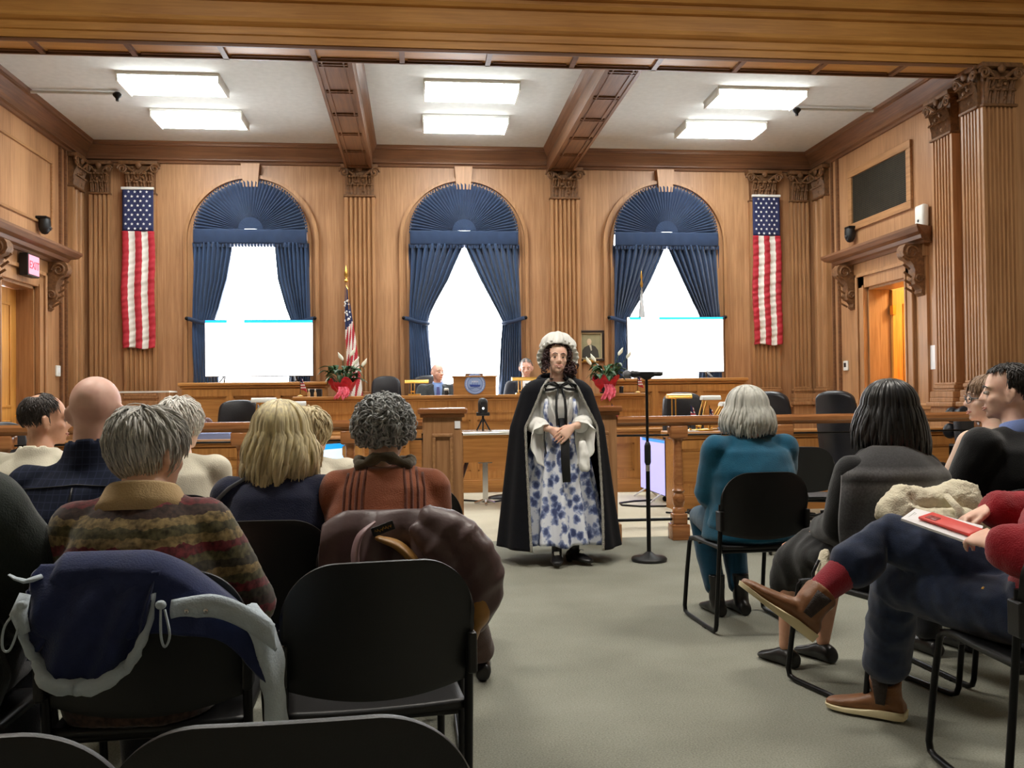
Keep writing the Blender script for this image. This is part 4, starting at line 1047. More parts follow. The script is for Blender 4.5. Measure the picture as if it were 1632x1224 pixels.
# ------------------------------------------------------------------ microphone stand
t = thing('microphone_stand', 'black microphone stand with a round base in the aisle', 'microphone stand', (1.675, 6.50, 0))
MB().lathe([(.001,0),(.125,0),(.13,.02),(.12,.032),(.05,.045),(.02,.07),(.001,.07)], 32).build('base', M['black'], t, 40)
MB().tube([(0,0,.05),(0,0,.72)], .016, 12).build('tube', M['blackm'], t, 60)
mb = MB(); mb.lathe([(.016,.70),(.024,.72),(.024,.84),(.018,.86),(.012,.87)], 14); mb.build('clutch', M['black'], t, 50); MB().lathe([(.0165,.655),(.0165,.70)], 12).build('collar', M['chrome'], t)
MB().tube([(0,0,.85),(0,0,1.33)], .011, 12).build('upper_tube', M['blackm'], t, 60)
t2 = thing('microphone', 'silver-headed black microphone lying level on the stand', 'microphone', (1.675, 6.50, 1.365))
mb = MB(); RY = Matrix.Rotation(-PI/2, 4, 'Y'); mb.lathe([(.012,-.12),(.018,-.10),(.019,.05),(.026,.10),(.026,.115)], 16, M=RY); mb.build('handle', M['black'], t2, 50)
MB().ball((-.145,0,0), (.034,.03,.03), 16, 10).build('grille', mat('mic_grille', srgb(120,122,128), .4, .7, bump=.6, bs=400), t2, 60)
mb = MB(); mb.loft([[(x, y, z) for x, y in ((-.05,-.025),(.05,-.025),(.05,.025),(-.05,.025))] if z > -.03 else [(x*.3, y*.5, z) for x, y in ((-.05,-.025),(.05,-.025),(.05,.025),(-.05,.025))] for z in (-.04, -.02, .0, .012)]); mb.build('clip', M['black'], t, 40).location = (0, 0, 1.365)

# ================================================================ stacking chairs of the audience
def stack_chair(label, x, y, rot=0, src=None, group='black stacking chairs of the audience'):
    if src is not None: return dup(src, (x, y, 0), rot, label, group)
    t = thing('stacking_chair', label, 'chair', (x, y, 0), rot, group)
    W = .445
    def back(u, v):
        # rounded-top shell, slightly dished; u across, v up
        a = math.sin((u-.5)*PI)
        zt = .822; zb = .515 + .012*(1-a*a)*0
        top = zt - .010*a*a - .125*(1-math.sqrt(max(0, 1-max(0, (abs(a)-.44)/.56)**2)))
        z = zb + (top-zb)*v
        return (a*W/2*(1+.02*v), -.205 - .045*v - .045*(1-a*a) , z - .03*(1-a*a)*(1-v))
    mb = MB(); mb.grid(back, 44, 16); o = mb.build('backrest', M['black'], t, 180)
    m = o.modifiers.new('t', 'SOLIDIFY'); m.thickness = .010; m.offset = 0
    m = o.modifiers.new('b', 'BEVEL'); m.width = .003; m.segments = 2
    for s in (-1, 1): MB().box(s*.225-.012, s*.225+.012, -.255, -.19, .53, .63, b=.006).build('bracket', M['black'], o)
    def seat(u, v):
        a = (u-.5)*2; b = v
        x_ = a*(.215 + .01*b)
        y_ = -.20 + .43*b
        z_ = .452 - .022*(1-a*a)*math.sin(PI*min(1, b*1.15+.05))*1.0 - .05*max(0, b-.86)**1*2.2
        return (x_, y_, z_)
    o = MB().grid(seat, 18, 18).build('seat', M['black'], t, 180); m = o.modifiers.new('t', 'SOLIDIFY'); m.thickness = .02; m.offset = -1
    for s in (-1, 1):
        mb = MB()
        pts = [(s*.222, -.225, .66), (s*.222, -.21, .50), (s*.224, -.18, .25), (s*.226, -.155, .05), (s*.226, -.145, .025), (s*.226, -.12, .013), (s*.226, .1, .013), (s*.226, .26, .013), (s*.226, .295, .02), (s*.226, .305, .05), (s*.222, .27, .25), (s*.218, .235, .41), (s*.214, .215, .43), (s*.20, .1, .435), (s*.2, -.19, .435)]
        mb.tube(pts, .0115, 10); mb.build('sled_leg', M['blackm'], t, 60)
        MB().tube([(s*.226, -.02, .006), (s*.226, .02, .006)], .012, 8).build('glide', M['black'], t)
    for yy in (-.17, .15): MB().tube([(-.2, yy, .42), (.2, yy, .42)], .012, 8).build('crossbar', M['blackm'], t, 60)
    return t
R_ = math.radians
C0 = stack_chair('empty black chair cut by the bottom edge, wide back behind the empty centre-aisle chair', -.165, 1.39, R_(2))
stack_chair('empty black chair at the bottom corner behind the fleece-draped chair', -.575, 1.385, R_(2), C0)
stack_chair('empty black chair between the fleece-draped chair and the aisle', -.125, 2.44, R_(7), C0)
CH_FLEECE = stack_chair('black chair under the navy fleece, seat of the patterned sweater', -.64, 2.40, R_(4), C0)
stack_chair('black chair of the person in dark green at the picture edge', -1.20, 2.34, R_(2), C0)
stack_chair('black chair of the big bald man in the navy shirt', -1.05, 3.24, R_(-2), C0)
stack_chair('black chair of the blonde woman in navy', -.50, 3.24, R_(0), C0)
stack_chair('black chair under the brown coat, seat of the curly grey-haired woman', -.09, 3.16, R_(0), C0)
stack_chair('black chair partly hidden beyond the rust top, beside the gate box', -.02, 4.30, R_(-3), C0)
stack_chair('black chair of the person in cream beyond the blonde woman', -.50, 4.18, R_(0), C0)
stack_chair('black chair of the white-haired person', -1.02, 4.12, R_(0), C0)
stack_chair('black chair of the balding dark-haired man in white', -1.56, 4.14, R_(0), C0)
stack_chair('black chair of the woman in the teal jacket', 1.70, 4.60, R_(3), C0)
stack_chair('black chair of the black-haired woman in the grey shawl', 1.84, 3.46, R_(14), C0)
stack_chair('black chair under the cream coat, seat of the man in the black suit', 2.43, 3.62, R_(4), C0)
stack_chair('black chair of the woman with glasses', 2.72, 4.22, R_(8), C0)
stack_chair('black chair of the person in the red sweater', 1.875, 2.54, R_(-5), C0)
stack_chair('empty black chair facing away by the rail, between teal jacket and grey shawl', 2.88, 6.62, R_(-20), C0)

# ================================================================ people kit
SK = {}
def skin(name, c, rough=.5):
    m, nt, p = nodes_of(name); N = nt.nodes; L = nt.links
    p.inputs['Roughness'].default_value = rough; p.inputs['Subsurface Weight'].default_value = .12; p.inputs['Subsurface Radius'].default_value = (.01, .004, .002)
    tc = N.new('ShaderNodeTexCoord'); no = N.new('ShaderNodeTexNoise'); no.inputs['Scale'].default_value = 18; no.inputs['Detail'].default_value = 4
    L.new(tc.outputs['Object'], no.inputs['Vector']); cr = N.new('ShaderNodeValToRGB'); e = cr.color_ramp.elements
    e[0].position = .3; e[1].position = .7; e[0].color = tuple(x*.88 for x in c[:3])+(1,); e[1].color = tuple(min(1, x*1.08) for x in c[:3])+(1,)
    e[0].color = (e[0].color[0]*1.05, e[0].color[1]*.92, e[0].color[2]*.9, 1)
    L.new(no.outputs['Fac'], cr.inputs[0]); L.new(cr.outputs[0], p.inputs['Base Color']); return m
SK['fair'] = skin('fair_skin', srgb(238, 200, 178)); SK['pink'] = skin('pink_skin', srgb(240, 198, 180)); SK['tan'] = skin('tan_skin', srgb(222, 174, 146)); SK['pale'] = skin('pale_skin', srgb(242, 210, 190))
def hair_mat(name, c, var=.35, rough=.45):
    return mat(name, c, rough, var=var, vs=1.0, stretch=(70, 70, 3), sheen=.1, spec=.4)
def cloth(name, c, var=.1, vs=18, bump=.25, bs=220, rough=.85, sheen=.25): return mat(name, c, rough, var=var, vs=vs, bump=bump, bs=bs, sheen=sheen, spec=.2)
M['eye'] = mat('eye_white', srgb(190, 180, 172), .25, var=.02); M['iris'] = mat('iris', srgb(58, 44, 36), .2, var=.1)
M['lip'] = mat('lips', srgb(204, 136, 124), .4, var=.08); M['teeth'] = mat('teeth', srgb(236, 230, 218), .3, var=.02)

def HM(c, yaw=0, pitch=0, roll=0, s=1.0):
    """head frame: +y face, yaw turns it to the person's left, pitch raises it"""
    return Matrix.Translation(c) @ Matrix.Rotation(yaw, 4, 'Z') @ Matrix.Rotation(pitch, 4, 'X') @ Matrix.Rotation(roll, 4, 'Y') @ Matrix.Scale(s, 4)
def add_head(mb, H, jaw=1.0, ears=True, smile=0):
    A = lambda c, r, n=20, m=14: mb.ball(c, r, n, m, 0, H)
    A((0,-.012,.028), (.076,.097,.088)); A((0,.022,-.03), (.063,.066,.075)); A((0,.034,-.07), (.049*jaw,.048,.044)); A((0,.068,-.098), (.021,.018,.016))
    mb.tube([(0,.083,.012),(0,.093,-.01),(0,.101,-.03)], [.008,.0095,.0125], 10, 0, H, True)
    for s in (-1, 1):
        A((s*.0125,.092,-.034), (.0085,.010,.0075), 10, 8); A((s*.031,.072,.021), (.027,.014,.009), 12, 8); A((s*.040,.056,-.029+.004*smile), (.022,.022,.021), 12, 8)
        if ears:
            E_ = H @ Matrix.Translation((s*.0815,-.012,-.010)) @ Matrix.Rotation(s*.62, 4, 'Z') @ Matrix.Rotation(.18, 4, 'X')
            mb.ball((0,0,0), (.009,.019,.033), 14, 10, 0, E_)
            mb.tube([(s*.006+.011*0, .016*math.cos(a), .028*math.sin(a)) for a in [PI*1.4*i/12-.3 for i in range(13)]], .0055, 7, 0, E_)
            mb.ball((0,.004,-.034), (.008,.010,.010), 10, 8, 0, E_)
    if smile: A((0,.080,-.063), (.031,.0095,.006), 12, 8); A((0,.079,-.073), (.026,.0095,.006), 12, 8)
    else: A((0,.083,-.0625), (.023,.010,.006), 12, 8); A((0,.082,-.0735), (.019,.010,.0065), 12, 8)
def add_face_parts(body, H, smile=1, brow=None, lipm=None):
    for s in (-1, 1):
        mb = MB(); mb.ball((s*.0305,.0785,-.002), (.0115,.0115,.0060 if smile else .009), 14, 10, 0, H); e = mb.build('eye', M['eye'], body, 180)
        mb = MB(); mb.ball((s*.0295,.0885,-.002), (.0066,.0038,.0058), 12, 8, 0, H); mb.build('iris', M['iris'], e, 180)
        if brow:
            mb = MB(); mb.tube([(s*.012,.091,.021),(s*.03,.089,.0275),(s*.049,.077,.021)], [.0028,.0036,.002], 7, 0, H, True); mb.build('eyebrow', brow, body, 180)
    w = .034 if smile else .023
    mb = MB(); up = .010 if smile else 0
    mb.tube([(-w,.079,-.0655+up),(-w*.5,.0915,-.0635),(0,.0945,-.0645),(w*.5,.0915,-.0635),(w,.079,-.0655+up)], [.0012,.0024,.0026,.0024,.0012], 8, 0, H)
    mb.tube([(-w,.079,-.0665+up),(-w*.5,.0905,-.073),(0,.093,-.0755),(w*.5,.0905,-.073),(w,.079,-.0665+up)], [.0012,.0026,.0030,.0026,.0012], 8, 0, H)
    lp = mb.build('lips', lipm or M['lip'], body, 180)
    if smile:
        mb = MB(); mb.tube([(-w*.8,.084,-.0655+up*.4),(0,.0925,-.0705),(w*.8,.084,-.0655+up*.4)], [.0014,.0034,.0014], 8, 0, H); mb.build('teeth', M['teeth'], lp, 180)
def add_hand(mb, Mh, side=1, curl=.5, s=1.0):
    """wrist at origin, fingers along +y, back of the hand +z, thumb at +x*side"""
    T = Mh @ Matrix.Scale(s, 4)
    rings = []
    for y, rx, rz in ((-.015,.024,.019),(.02,.030,.017),(.055,.040,.015),(.085,.041,.0125),(.097,.034,.009)):
        rings.append([(rx*math.cos(a), y, rz*math.sin(a)) for a in [2*PI*i/14 for i in range(14)]])
    mb.loft(rings, 0, T)
    for i, (x, L) in enumerate(((.034,.068),(.0118,.078),(-.0115,.073),(-.0335,.058))):
        x = x*side; p = Vector((x, .088, 0)); a = -.15; pts = [Vector((x*.9, .06, 0)), p]
        for k, f in enumerate((.45, .32, .26)):
            a -= curl*(.55, .75, .5)[k]; p = p + Vector((x*.10*f, math.cos(a), math.sin(a)))*L*f; pts.append(p)
        mb.tube(pts, [.0092,.0088,.0083,.0078,.0066], 9, 0, T, True)
    mb.tube([(side*.022,.012,-.004),(side*.042,.042,-.012),(side*.050,.068,-.020),(side*.047,.092,-.026)], [.013,.0115,.0095,.0078], 9, 0, T, True)
def frame_to(p, d, up):
    d = Vector(d).normalized(); up = Vector(up); x = d.cross(up).normalized(); z = x.cross(d)
    return Matrix(((x.x,d.x,z.x,p[0]),(x.y,d.y,z.y,p[1]),(x.z,d.z,z.z,p[2]),(0,0,0,1)))

def seated(hs=1.0, sw=.18, lean=0, hx=0, hy=0, hz=0, yaw=0, pitch=0, roll=0, arms='lap', spread=.1, fy=.40, wk=1.0, dk=1.0, twist=0, hscale=1.0, drop=0):
    """joints of a sitting figure facing +y, seat at z=.45"""
    Z = lambda z: .47+(z-.47)*hs if z > .47 else z
    J = {}
    L = lambda x, y, z: Vector((x, y + math.sin(lean)*(Z(z)-.5)*(z > .55), Z(z)))
    J['pel'] = L(0,-.02,.54); J['waist'] = L(0,-.05,.68); J['chest'] = L(0,-.055,.85); J['up'] = L(0,-.05,.965); J['neck'] = L(0,-.035,1.04)
    hc = L(hx, .015+hy, 1.205) + Vector((0,0,hz)); J['H'] = HM(hc, yaw, pitch, roll, hscale*(.5+.5*hs)); J['hc'] = hc
    for s, n in ((-1,'L'), (1,'R')):
        J['sh'+n] = L(s*sw, -.045, .975-drop) + Vector((0, s*twist, 0)); J['hip'+n] = Vector((s*.095*wk, 0, .53)); J['kn'+n] = Vector((s*spread*1.2, .43, .52)); J['an'+n] = Vector((s*spread, fy, .09))
        if arms == 'in': J['el'+n] = L(s*(sw+.012), .03, .72-drop*.5); J['wr'+n] = Vector((s*.08, .27, .635))
        elif arms == 'lap': J['el'+n] = L(s*(sw+.055), .05, .72); J['wr'+n] = Vector((s*.09, .27, .635))
        elif arms == 'wide': J['el'+n] = L(s*(sw+.10), .06, .73); J['wr'+n] = Vector((s*.10, .28, .64))
        elif arms == 'desk': J['el'+n] = L(s*(sw+.07), .12, .74); J['wr'+n] = Vector((s*.12, .36, .80))
    J['sw'] = sw; J['wk'] = wk; J['dk'] = dk; J['lat0'] = Vector((1,0,0)); J['lat1'] = (J['shR']-J['shL']).normalized()
    return J
def torso(mb, J, g=0.0, top=True, bot=True, female=False, k=1.0):
    wk, dk = J['wk'], J['dk']; f = .92 if female else 1.0
    spec = []
    if bot: spec += [(J['pel']-Vector((0,0,.085)), .15*wk, .12*dk), (J['pel'], .178*wk, .135*dk)]
    spec += [(J['pel'].lerp(J['waist'], .5), .168*wk*(1 if not female else .98), .127*dk), (J['waist'], .158*wk*f, .120*dk), (J['waist'].lerp(J['chest'], .5), .165*wk*f, .125*dk), (J['chest'], (.172*wk*.6+.4*(J['sw']-.005))*f, .125*dk),
             (J['up'], J['sw']*.93, .098*(.6+.4*dk)), (J['up'].lerp(J['neck'], .55), J['sw']*.62, .078), (J['neck'], .062, .058)]
    if top == 'neck': pass
    n = 26; rings = []
    for i, (c, rx, ry) in enumerate(spec):
        t = i/(len(spec)-1); lat = J['lat0'].lerp(J['lat1'], t).normalized(); fw = Vector((0,0,1)).cross(lat).normalized()
        e = 2.4
        ring = []
        for j in range(n):
            a = 2*PI*j/n; ca, sa = math.cos(a), math.sin(a)
            q = (abs(ca)**e+abs(sa)**e)**(-1/e)
            ring.append(c + lat*(rx*k+g)*ca*q + fw*(ry*k+g)*sa*q)
        rings.append(ring)
    mb.loft(rings)
def add_arm(mb, J, n, g=0, end=1.0, r=(.056,.045,.038,.029), upto='wr'):
    sh, el, wr = J['sh'+n], J['el'+n], J['wr'+n]
    e = el.lerp(wr, end)
    mb.tube([J['neck'].lerp(sh, .25)-Vector((0,0,.015)), J['neck'].lerp(sh, .65)-Vector((0,0,.012)), sh], [.045+g,.05+g,r[0]+g], 14, round_cap=True)
    mb.tube([sh, sh.lerp(el, .5), el, el.lerp(e, .5), e], [r[0]+g, (r[0]+r[1])/2+g, r[1]+g, r[2]+.004+g, r[3]+g], 14, round_cap=True)
def add_leg(mb, J, n, g=0, end=1.0, r=(.088,.07,.056,.05,.038)):
    hp, kn, an = J['hip'+n], J['kn'+n], J['an'+n]; e = kn.lerp(an, end)
    mb.tube([hp, hp.lerp(kn, .5), kn, kn.lerp(e, .4), e], [r[0]+g, r[1]+.006+g, r[2]+g, r[3]+.004+g, r[4]+g], 14, round_cap=True)
def shoe_mb(mb, an, d, h=.10, L=.27, up=Vector((0,0,1)), top=.0, sole_only=False):
    """boot/shoe around an ankle, d = toe direction"""
    d = Vector(d).normalized(); up = Vector(up); x = d.cross(up).normalized(); up = x.cross(d)
    base = an - up*h
    rings = []
    for t, w, hh in ((-.075,.030,.055),(-.06,.036,.075),(-.02,.038,.085),(.03,.038,.082),(.08,.044,.062),(.13,.047,.046),(.17,.040,.036),(.195,.022,.026)):
        t *= L/.27; c = base + d*t
        rings.append([c + x*w*math.cos(a)*(1 if math.sin(a) > -.1 else .92) + up*max(0, (hh/2 + hh/2*math.sin(a)*(1.0 if math.sin(a) > 0 else 1.0))) for a in [2*PI*j/16 for j in range(16)]])
    mb.loft(rings)
    if top: mb.tube([base+d*(-.02)+up*.05, an+up*.0, an+up*top], [.04,.043,.046], 14)
def sole_mb(mb, an, d, h=.10, L=.27, up=Vector((0,0,1)), th=.022, out=.006, taper=.5):
    d = Vector(d).normalized(); up = Vector(up); x = d.cross(up).normalized(); up = x.cross(d); base = an - up*h
    rings = []
    for z, k in ((0, .97), (th*.95, 1.0), (th, .98)):
        ring = []
        outline = [(-.08,.0),(-.078,.026),(-.05,.036),(0,.036),(.06,.042),(.12,.047),(.165,.042),(.192,.026),(.202,0)]
        pts = outline + [(t, -w) for t, w in outline[-2:0:-1]]
        for t, w in pts: ring.append(base + d*(t*L/.27*k) + x*(w+out*(1 if w > 0 else -1 if w < 0 else 0))*k + up*(z if z < 0 else z*(1 if t < -.0 else 1-taper*min(1, t/.08))))
        rings.append(ring)
    mb.loft(rings)

def person(label, J, loc, rot=0, sk='fair', voxel=.009, face=False, smile=0, brow=None, female=False, ears=True, jaw=1.0, curl=.6, legs=True, hands=True, armr=(.056,.045,.038,.029), group=None, hand_up=None, neckr=.052, relax=3):
    mb = MB(); H = J['H']
    add_head(mb, H, jaw, ears, smile)
    hn = H @ Vector((0,-.02,-.06))
    mb.tube([J['neck']-Vector((0,0,.05)), J['neck'].lerp(hn, .5), hn, H @ Vector((0,-.012,.0))], [neckr+.014, neckr, neckr, neckr], 16)
    torso(mb, J, -.012, female=female)
    for n in 'LR':
        add_arm(mb, J, n, -.006, r=armr)
        if legs: add_leg(mb, J, n, -.008)
        if hands:
            d = (J['wr'+n]-J['el'+n]).normalized(); s = -1 if n == 'R' else 1
            if 'hd'+n in J: d, upv = J['hd'+n]
            else: d = (d + Vector((s*.25*1, .5, -.35))).normalized(); upv = Vector((0,.15,1))
            add_hand(mb, frame_to(J['wr'+n]+Vector(d)*.01, d, upv), s, curl)
    o = fuse(mb, 'person', SK[sk], None, voxel, relax)
    o.location = loc; o.rotation_euler = (0,0,rot)
    tag(o, label, 'person', group)
    if face: add_face_parts(o, H, smile, brow)
    return o
def garment_top(body, J, name, m, g=.016, voxel=.011, wr=None, sleeve=.94, female=False, sr=(.062,.053,.046,.038), collar=0, hem=True, smooth=4):
    mb = MB(); torso(mb, J, g, bot=hem, female=female)
    for n in 'LR': add_arm(mb, J, n, g*.5, sleeve, sr)
    if collar:
        c = J['neck']; rings = []
        for z, r in ((-.045,.120),(-.01,.092),(collar*.6,.080),(collar,.076),(collar+.004,.068),(0,.066)):
            rings.append([c+Vector((r*1.06*math.cos(a), r*math.sin(a)-.004, z + .012*math.cos(a-PI/2)*-1*(z > 0))) for a in [2*PI*j/24 for j in range(24)]])
        mb.loft(rings)
    return fuse(mb, name, m, body, voxel, smooth, wr)
def garment_legs(body, J, name, m, g=.012, voxel=.012, wr=None, end=.93, r=(.092,.077,.066,.062,.056)):
    mb = MB()
    lat = J['lat0']; c = J['pel']; fw = Vector((0,0,1)).cross(lat)
    rings = []
    for z, k in ((-.09,.9),(-.03,1),(.05,1.0),(.09,.97)):
        rings.append([c+Vector((0,0,z))+lat*(.182*J['wk']*k+g*.6)*math.cos(a)+fw*(.14*J['dk']*k+g*.6)*math.sin(a) for a in [2*PI*j/24 for j in range(24)]])
    mb.loft(rings)
    for n in 'LR': add_leg(mb, J, n, g*.5, end, r)
    return fuse(mb, name, m, body, voxel, 4, wr or dict(amp=.006, sc=(7,7,7), seed=3))
def shoes(body, J, m, d=(0,1,0), name='shoe', top=.0, sole=None):
    for n in 'LR':
        mb = MB(); shoe_mb(mb, J['an'+n], d, h=J['an'+n].z, top=top); q = fuse(mb, name, m, body, .007, 2)
        if sole: mb = MB(); sole_mb(mb, J['an'+n], d, h=J['an'+n].z-.012); mb.build('sole', sole, q, 60)

# ---------------------------------------------------------------- hair
def scalp(H, phi, th, off=0.0, R=(.078,.099,.090), c=(0,-.012,.028)):
    """phi 0 = back of the head, + towards the person's right; th 0 = crown"""
    x = math.sin(phi)*math.sin(th); y = -math.cos(phi)*math.sin(th); z = math.cos(th)
    return H @ Vector((c[0]+(R[0]+off)*x, c[1]+(R[1]+off)*y, c[2]+(R[2]+off)*z))
def hair_long(body, H, m, zend, seed=0, n=260, phimax=2.25, off=.012, flare=.02, drop_jit=.03, thick=.008, name='hair', part=.0, wave=.006, zfun=None, inward=0.0, fuzz=.006):
    rnd = random.Random(seed); mb = MB()
    C = H @ Vector((0,-.012,.028))
    def path(phi, zt, o, k=14, ph=0):
        pts = []
        for i in range(8):
            th = .06 + (1.62-.06)*i/7
            p = scalp(H, phi, th, o*(.55+.45*i/7)); pts.append(p)
        p = pts[-1]; od = Vector((p.x-C.x, p.y-C.y, 0)); od.normalize()
        m_ = max(2, int(abs(p.z-zt)/.03)+1)
        for i in range(1, m_+1):
            t = i/m_
            pts.append(p + od*(flare*math.sin(t*PI*.6) - inward*t*t) + Vector((wave*math.sin(t*5+ph), wave*math.cos(t*4+ph), (zt-p.z)*t)))
        return pts
    zf = zfun or (lambda phi: zend)
    # inner shell
    def sh(u, v):
        phi = (u-.5)*2*phimax; P = path(phi, zf(phi)+.012, off*.55); f = v*(len(P)-1); i = min(int(f), len(P)-2); q = P[i].lerp(P[i+1], f-i)
        return q
    mb.grid(sh, 44, 22)
    for i in range(n):
        phi = rnd.uniform(-phimax, phimax); jit = rnd.uniform(-drop_jit, drop_jit*.3); o = off*rnd.uniform(.75, 1.15)+fuzz*rnd.random()**3
        P = path(phi, zf(phi)-jit, o, ph=rnd.uniform(0, 6)); L = len(P); tk = thick*rnd.uniform(.6, 1.2)
        mb.tube(P, [tk*(.5+.7*math.sin(min(1, (q+1)/L*1.1)*PI*.62)) * (1 if q < L-2 else .55 if q == L-2 else .2) for q in range(L)], 6, sy=.45)
    return mb.build(name, m, body, 180)
def hair_short(body, H, m, seed=0, n=700, L=.04, phimax=2.3, thmax=1.75, thmin=0, off=.006, lift=.012, thick=.0045, swirl=.5, name='hair', region=None, fuzz=.5, shell=True, R=(.078,.099,.090)):
    rnd = random.Random(seed); mb = MB(); reg = region or (lambda phi, th: True)
    if shell:
        b = len(mb.v); nu, nv = 56, 30
        for i in range(nu+1):
            for j in range(nv+1):
                phi = (i/nu-.5)*2*phimax; th = thmin+(thmax-thmin)*j/nv; mb.v.append(tuple(scalp(H, phi, th, off*.6, R)))
        for i in range(nu):
            for j in range(nv):
                phi = ((i+.5)/nu-.5)*2*phimax; th = thmin+(thmax-thmin)*(j+.5)/nv
                if reg(phi, th): mb.f.append((b+i*(nv+1)+j, b+(i+1)*(nv+1)+j, b+(i+1)*(nv+1)+j+1, b+i*(nv+1)+j+1)); mb.m.append(0)
    k = 0
    while k < n:
        phi = rnd.uniform(-phimax, phimax); th = math.acos(1-rnd.random()*(1-math.cos(thmax)))
        k += 1
        if th < thmin or not reg(phi, th): continue
        dphi = rnd.gauss(swirl*.25, .35)*.5; pts = []; l = L*rnd.uniform(.6, 1.2); up = lift*rnd.uniform(.2, 1.2)
        for i in range(5):
            t = i/4; pts.append(scalp(H, phi+dphi*t*min(1.5, .5/max(.25, math.sin(th))), th+l*t/.09, off*.5+up*math.sin(t*PI*.62)+fuzz*.006*rnd.random()*t, R))
        tk = thick*rnd.uniform(.6, 1.3); mb.tube(pts, [tk, tk*1.1, tk, tk*.8, tk*.25], 5, sy=.6)
    return mb.build(name, m, body, 180)
def hair_curly(body, H, m, seed=0, n=520, R=(.098,.112,.108), c=(0,-.02,.03), phimax=2.2, thmax=2.1, r=.014, tk=.0046, name='hair', region=None):
    rnd = random.Random(seed); mb = MB(); reg = region or (lambda phi, th: True)
    b = len(mb.v); nu, nv = 40, 26
    for i in range(nu+1):
        for j in range(nv+1):
            phi = (i/nu-.5)*2*phimax; th = thmax*j/nv; p = scalp(H, phi, th, -.012, R, c); mb.v.append(tuple(p))
    for i in range(nu):
        for j in range(nv):
            if reg(((i+.5)/nu-.5)*2*phimax, thmax*(j+.5)/nv): mb.f.append((b+i*(nv+1)+j, b+(i+1)*(nv+1)+j, b+(i+1)*(nv+1)+j+1, b+i*(nv+1)+j+1)); mb.m.append(0)
    for k in range(n):
        phi = rnd.uniform(-phimax, phimax); th = math.acos(1-rnd.random()*(1-math.cos(thmax)))
        if not reg(phi, th): continue
        o = scalp(H, phi, th, rnd.uniform(-.014, .004), R, c); a0 = rnd.uniform(0, 6.28); ax = Vector((rnd.gauss(0,1), rnd.gauss(0,1), rnd.gauss(0,1))).normalized(); e1 = ax.orthogonal().normalized(); e2 = ax.cross(e1)
        rr = r*rnd.uniform(.6, 1.3); turns = rnd.uniform(.6, 1.25); q = 9
        pts = [o + e1*rr*math.cos(a0+i/(q-1)*turns*6.28) + e2*rr*math.sin(a0+i/(q-1)*turns*6.28) + ax*rr*1.1*(i/(q-1)-.5) for i in range(q)]
        t_ = tk*rnd.uniform(.7, 1.4); mb.tube(pts, [t_*.6]+[t_]*(q-2)+[t_*.3], 5)
    return mb.build(name, m, body, 180)

# ================================================================ the audience
from mathutils.bvhtree import BVHTree
def on_back(o, x, z, out=.004):
    bv = BVHTree.FromPolygons([v.co.copy() for v in o.data.vertices], [tuple(p.vertices) for p in o.data.polygons])
    h = bv.ray_cast(Vector((x, -2, z)), Vector((0, 1, 0)))
    return (h[0] + Vector((0, -out, 0))) if h[0] else Vector((x, -.17, z))
def back_line(o, pts, r, name, m, sy=.5, n=14, out=.003):
    bv = BVHTree.FromPolygons([v.co.copy() for v in o.data.vertices], [tuple(p.vertices) for p in o.data.polygons])
    mb = MB()
    for seq in pts:
        P = []
        for i in range(n+1):
            t = i/n*(len(seq)-1); k = min(int(t), len(seq)-2); a, b = seq[k], seq[k+1]; f = t-k
            x, z = a[0]+(b[0]-a[0])*f, a[1]+(b[1]-a[1])*f
            h = bv.ray_cast(Vector((x, -2, z)), Vector((0, 1, 0)))
            if h[0]: P.append(h[0]-Vector((0, out, 0)))
        if len(P) > 2: mb.tube(P, r, 6, sy=sy)
    return mb.build(name, m, o, 180)
dark_tr = cloth('dark_trousers', srgb(34, 36, 42)); blk_shoe = mat('black_shoe', srgb(24, 23, 24), .35, var=.1)

# ---- big bald man, navy checked shirt
def checks(name, c0, c1, s=26):
    m, nt, p = nodes_of(name); N = nt.nodes; L = nt.links; p.inputs['Roughness'].default_value = .85; p.inputs['Specular IOR Level'].default_value = .2
    tc = N.new('ShaderNodeTexCoord'); sx = N.new('ShaderNodeSeparateXYZ'); L.new(tc.outputs['Object'], sx.inputs[0])
    def lines(o, k, th):
        a = N.new('ShaderNodeMath'); a.operation = 'MULTIPLY'; a.inputs[1].default_value = k; L.new(sx.outputs[o], a.inputs[0])
        b = N.new('ShaderNodeMath'); b.operation = 'FRACT'; L.new(a.outputs[0], b.inputs[0])
        c = N.new('ShaderNodeMath'); c.operation = 'LESS_THAN'; c.inputs[1].default_value = th; L.new(b.outputs[0], c.inputs[0]); return c.outputs[0]
    mx = N.new('ShaderNodeMath'); mx.operation = 'MAXIMUM'; L.new(lines(0, s, .14), mx.inputs[0]); L.new(lines(2, s, .14), mx.inputs[1])
    mi = N.new('ShaderNodeMix'); mi.data_type = 'RGBA'; mi.inputs['A'].default_value = c0; mi.inputs['B'].default_value = c1
    L.new(mx.outputs[0], mi.inputs['Factor']); L.new(mi.outputs['Result'], p.inputs['Base Color']); return m
J = seated(.92, .19, 0, yaw=-.06, arms='in', wk=1.28, dk=1.3, drop=.02, hscale=1.09, hz=.024)
b = person('large bald man from behind in a dark navy checked shirt', J, (-1.085, 3.21, 0), 0, 'pink', neckr=.066, female=False, armr=(.062,.05,.042,.03))
t = garment_top(b, J, 'shirt', checks('navy_check', srgb(34, 41, 62), srgb(46, 54, 80), 44), .022, wr=dict(amp=.011, sc=(5, 5, 9), seed=2, rot=.5), collar=.075, sr=(.070,.066,.056,.045))
back_line(t, [[(-.01, .93), (-.01, .62)], [(-.19, .925), (0, .94), (.19, .925)]], .0035, 'seam', M['black'])
garment_legs(b, J, 'trousers', dark_tr); shoes(b, J, blk_shoe)

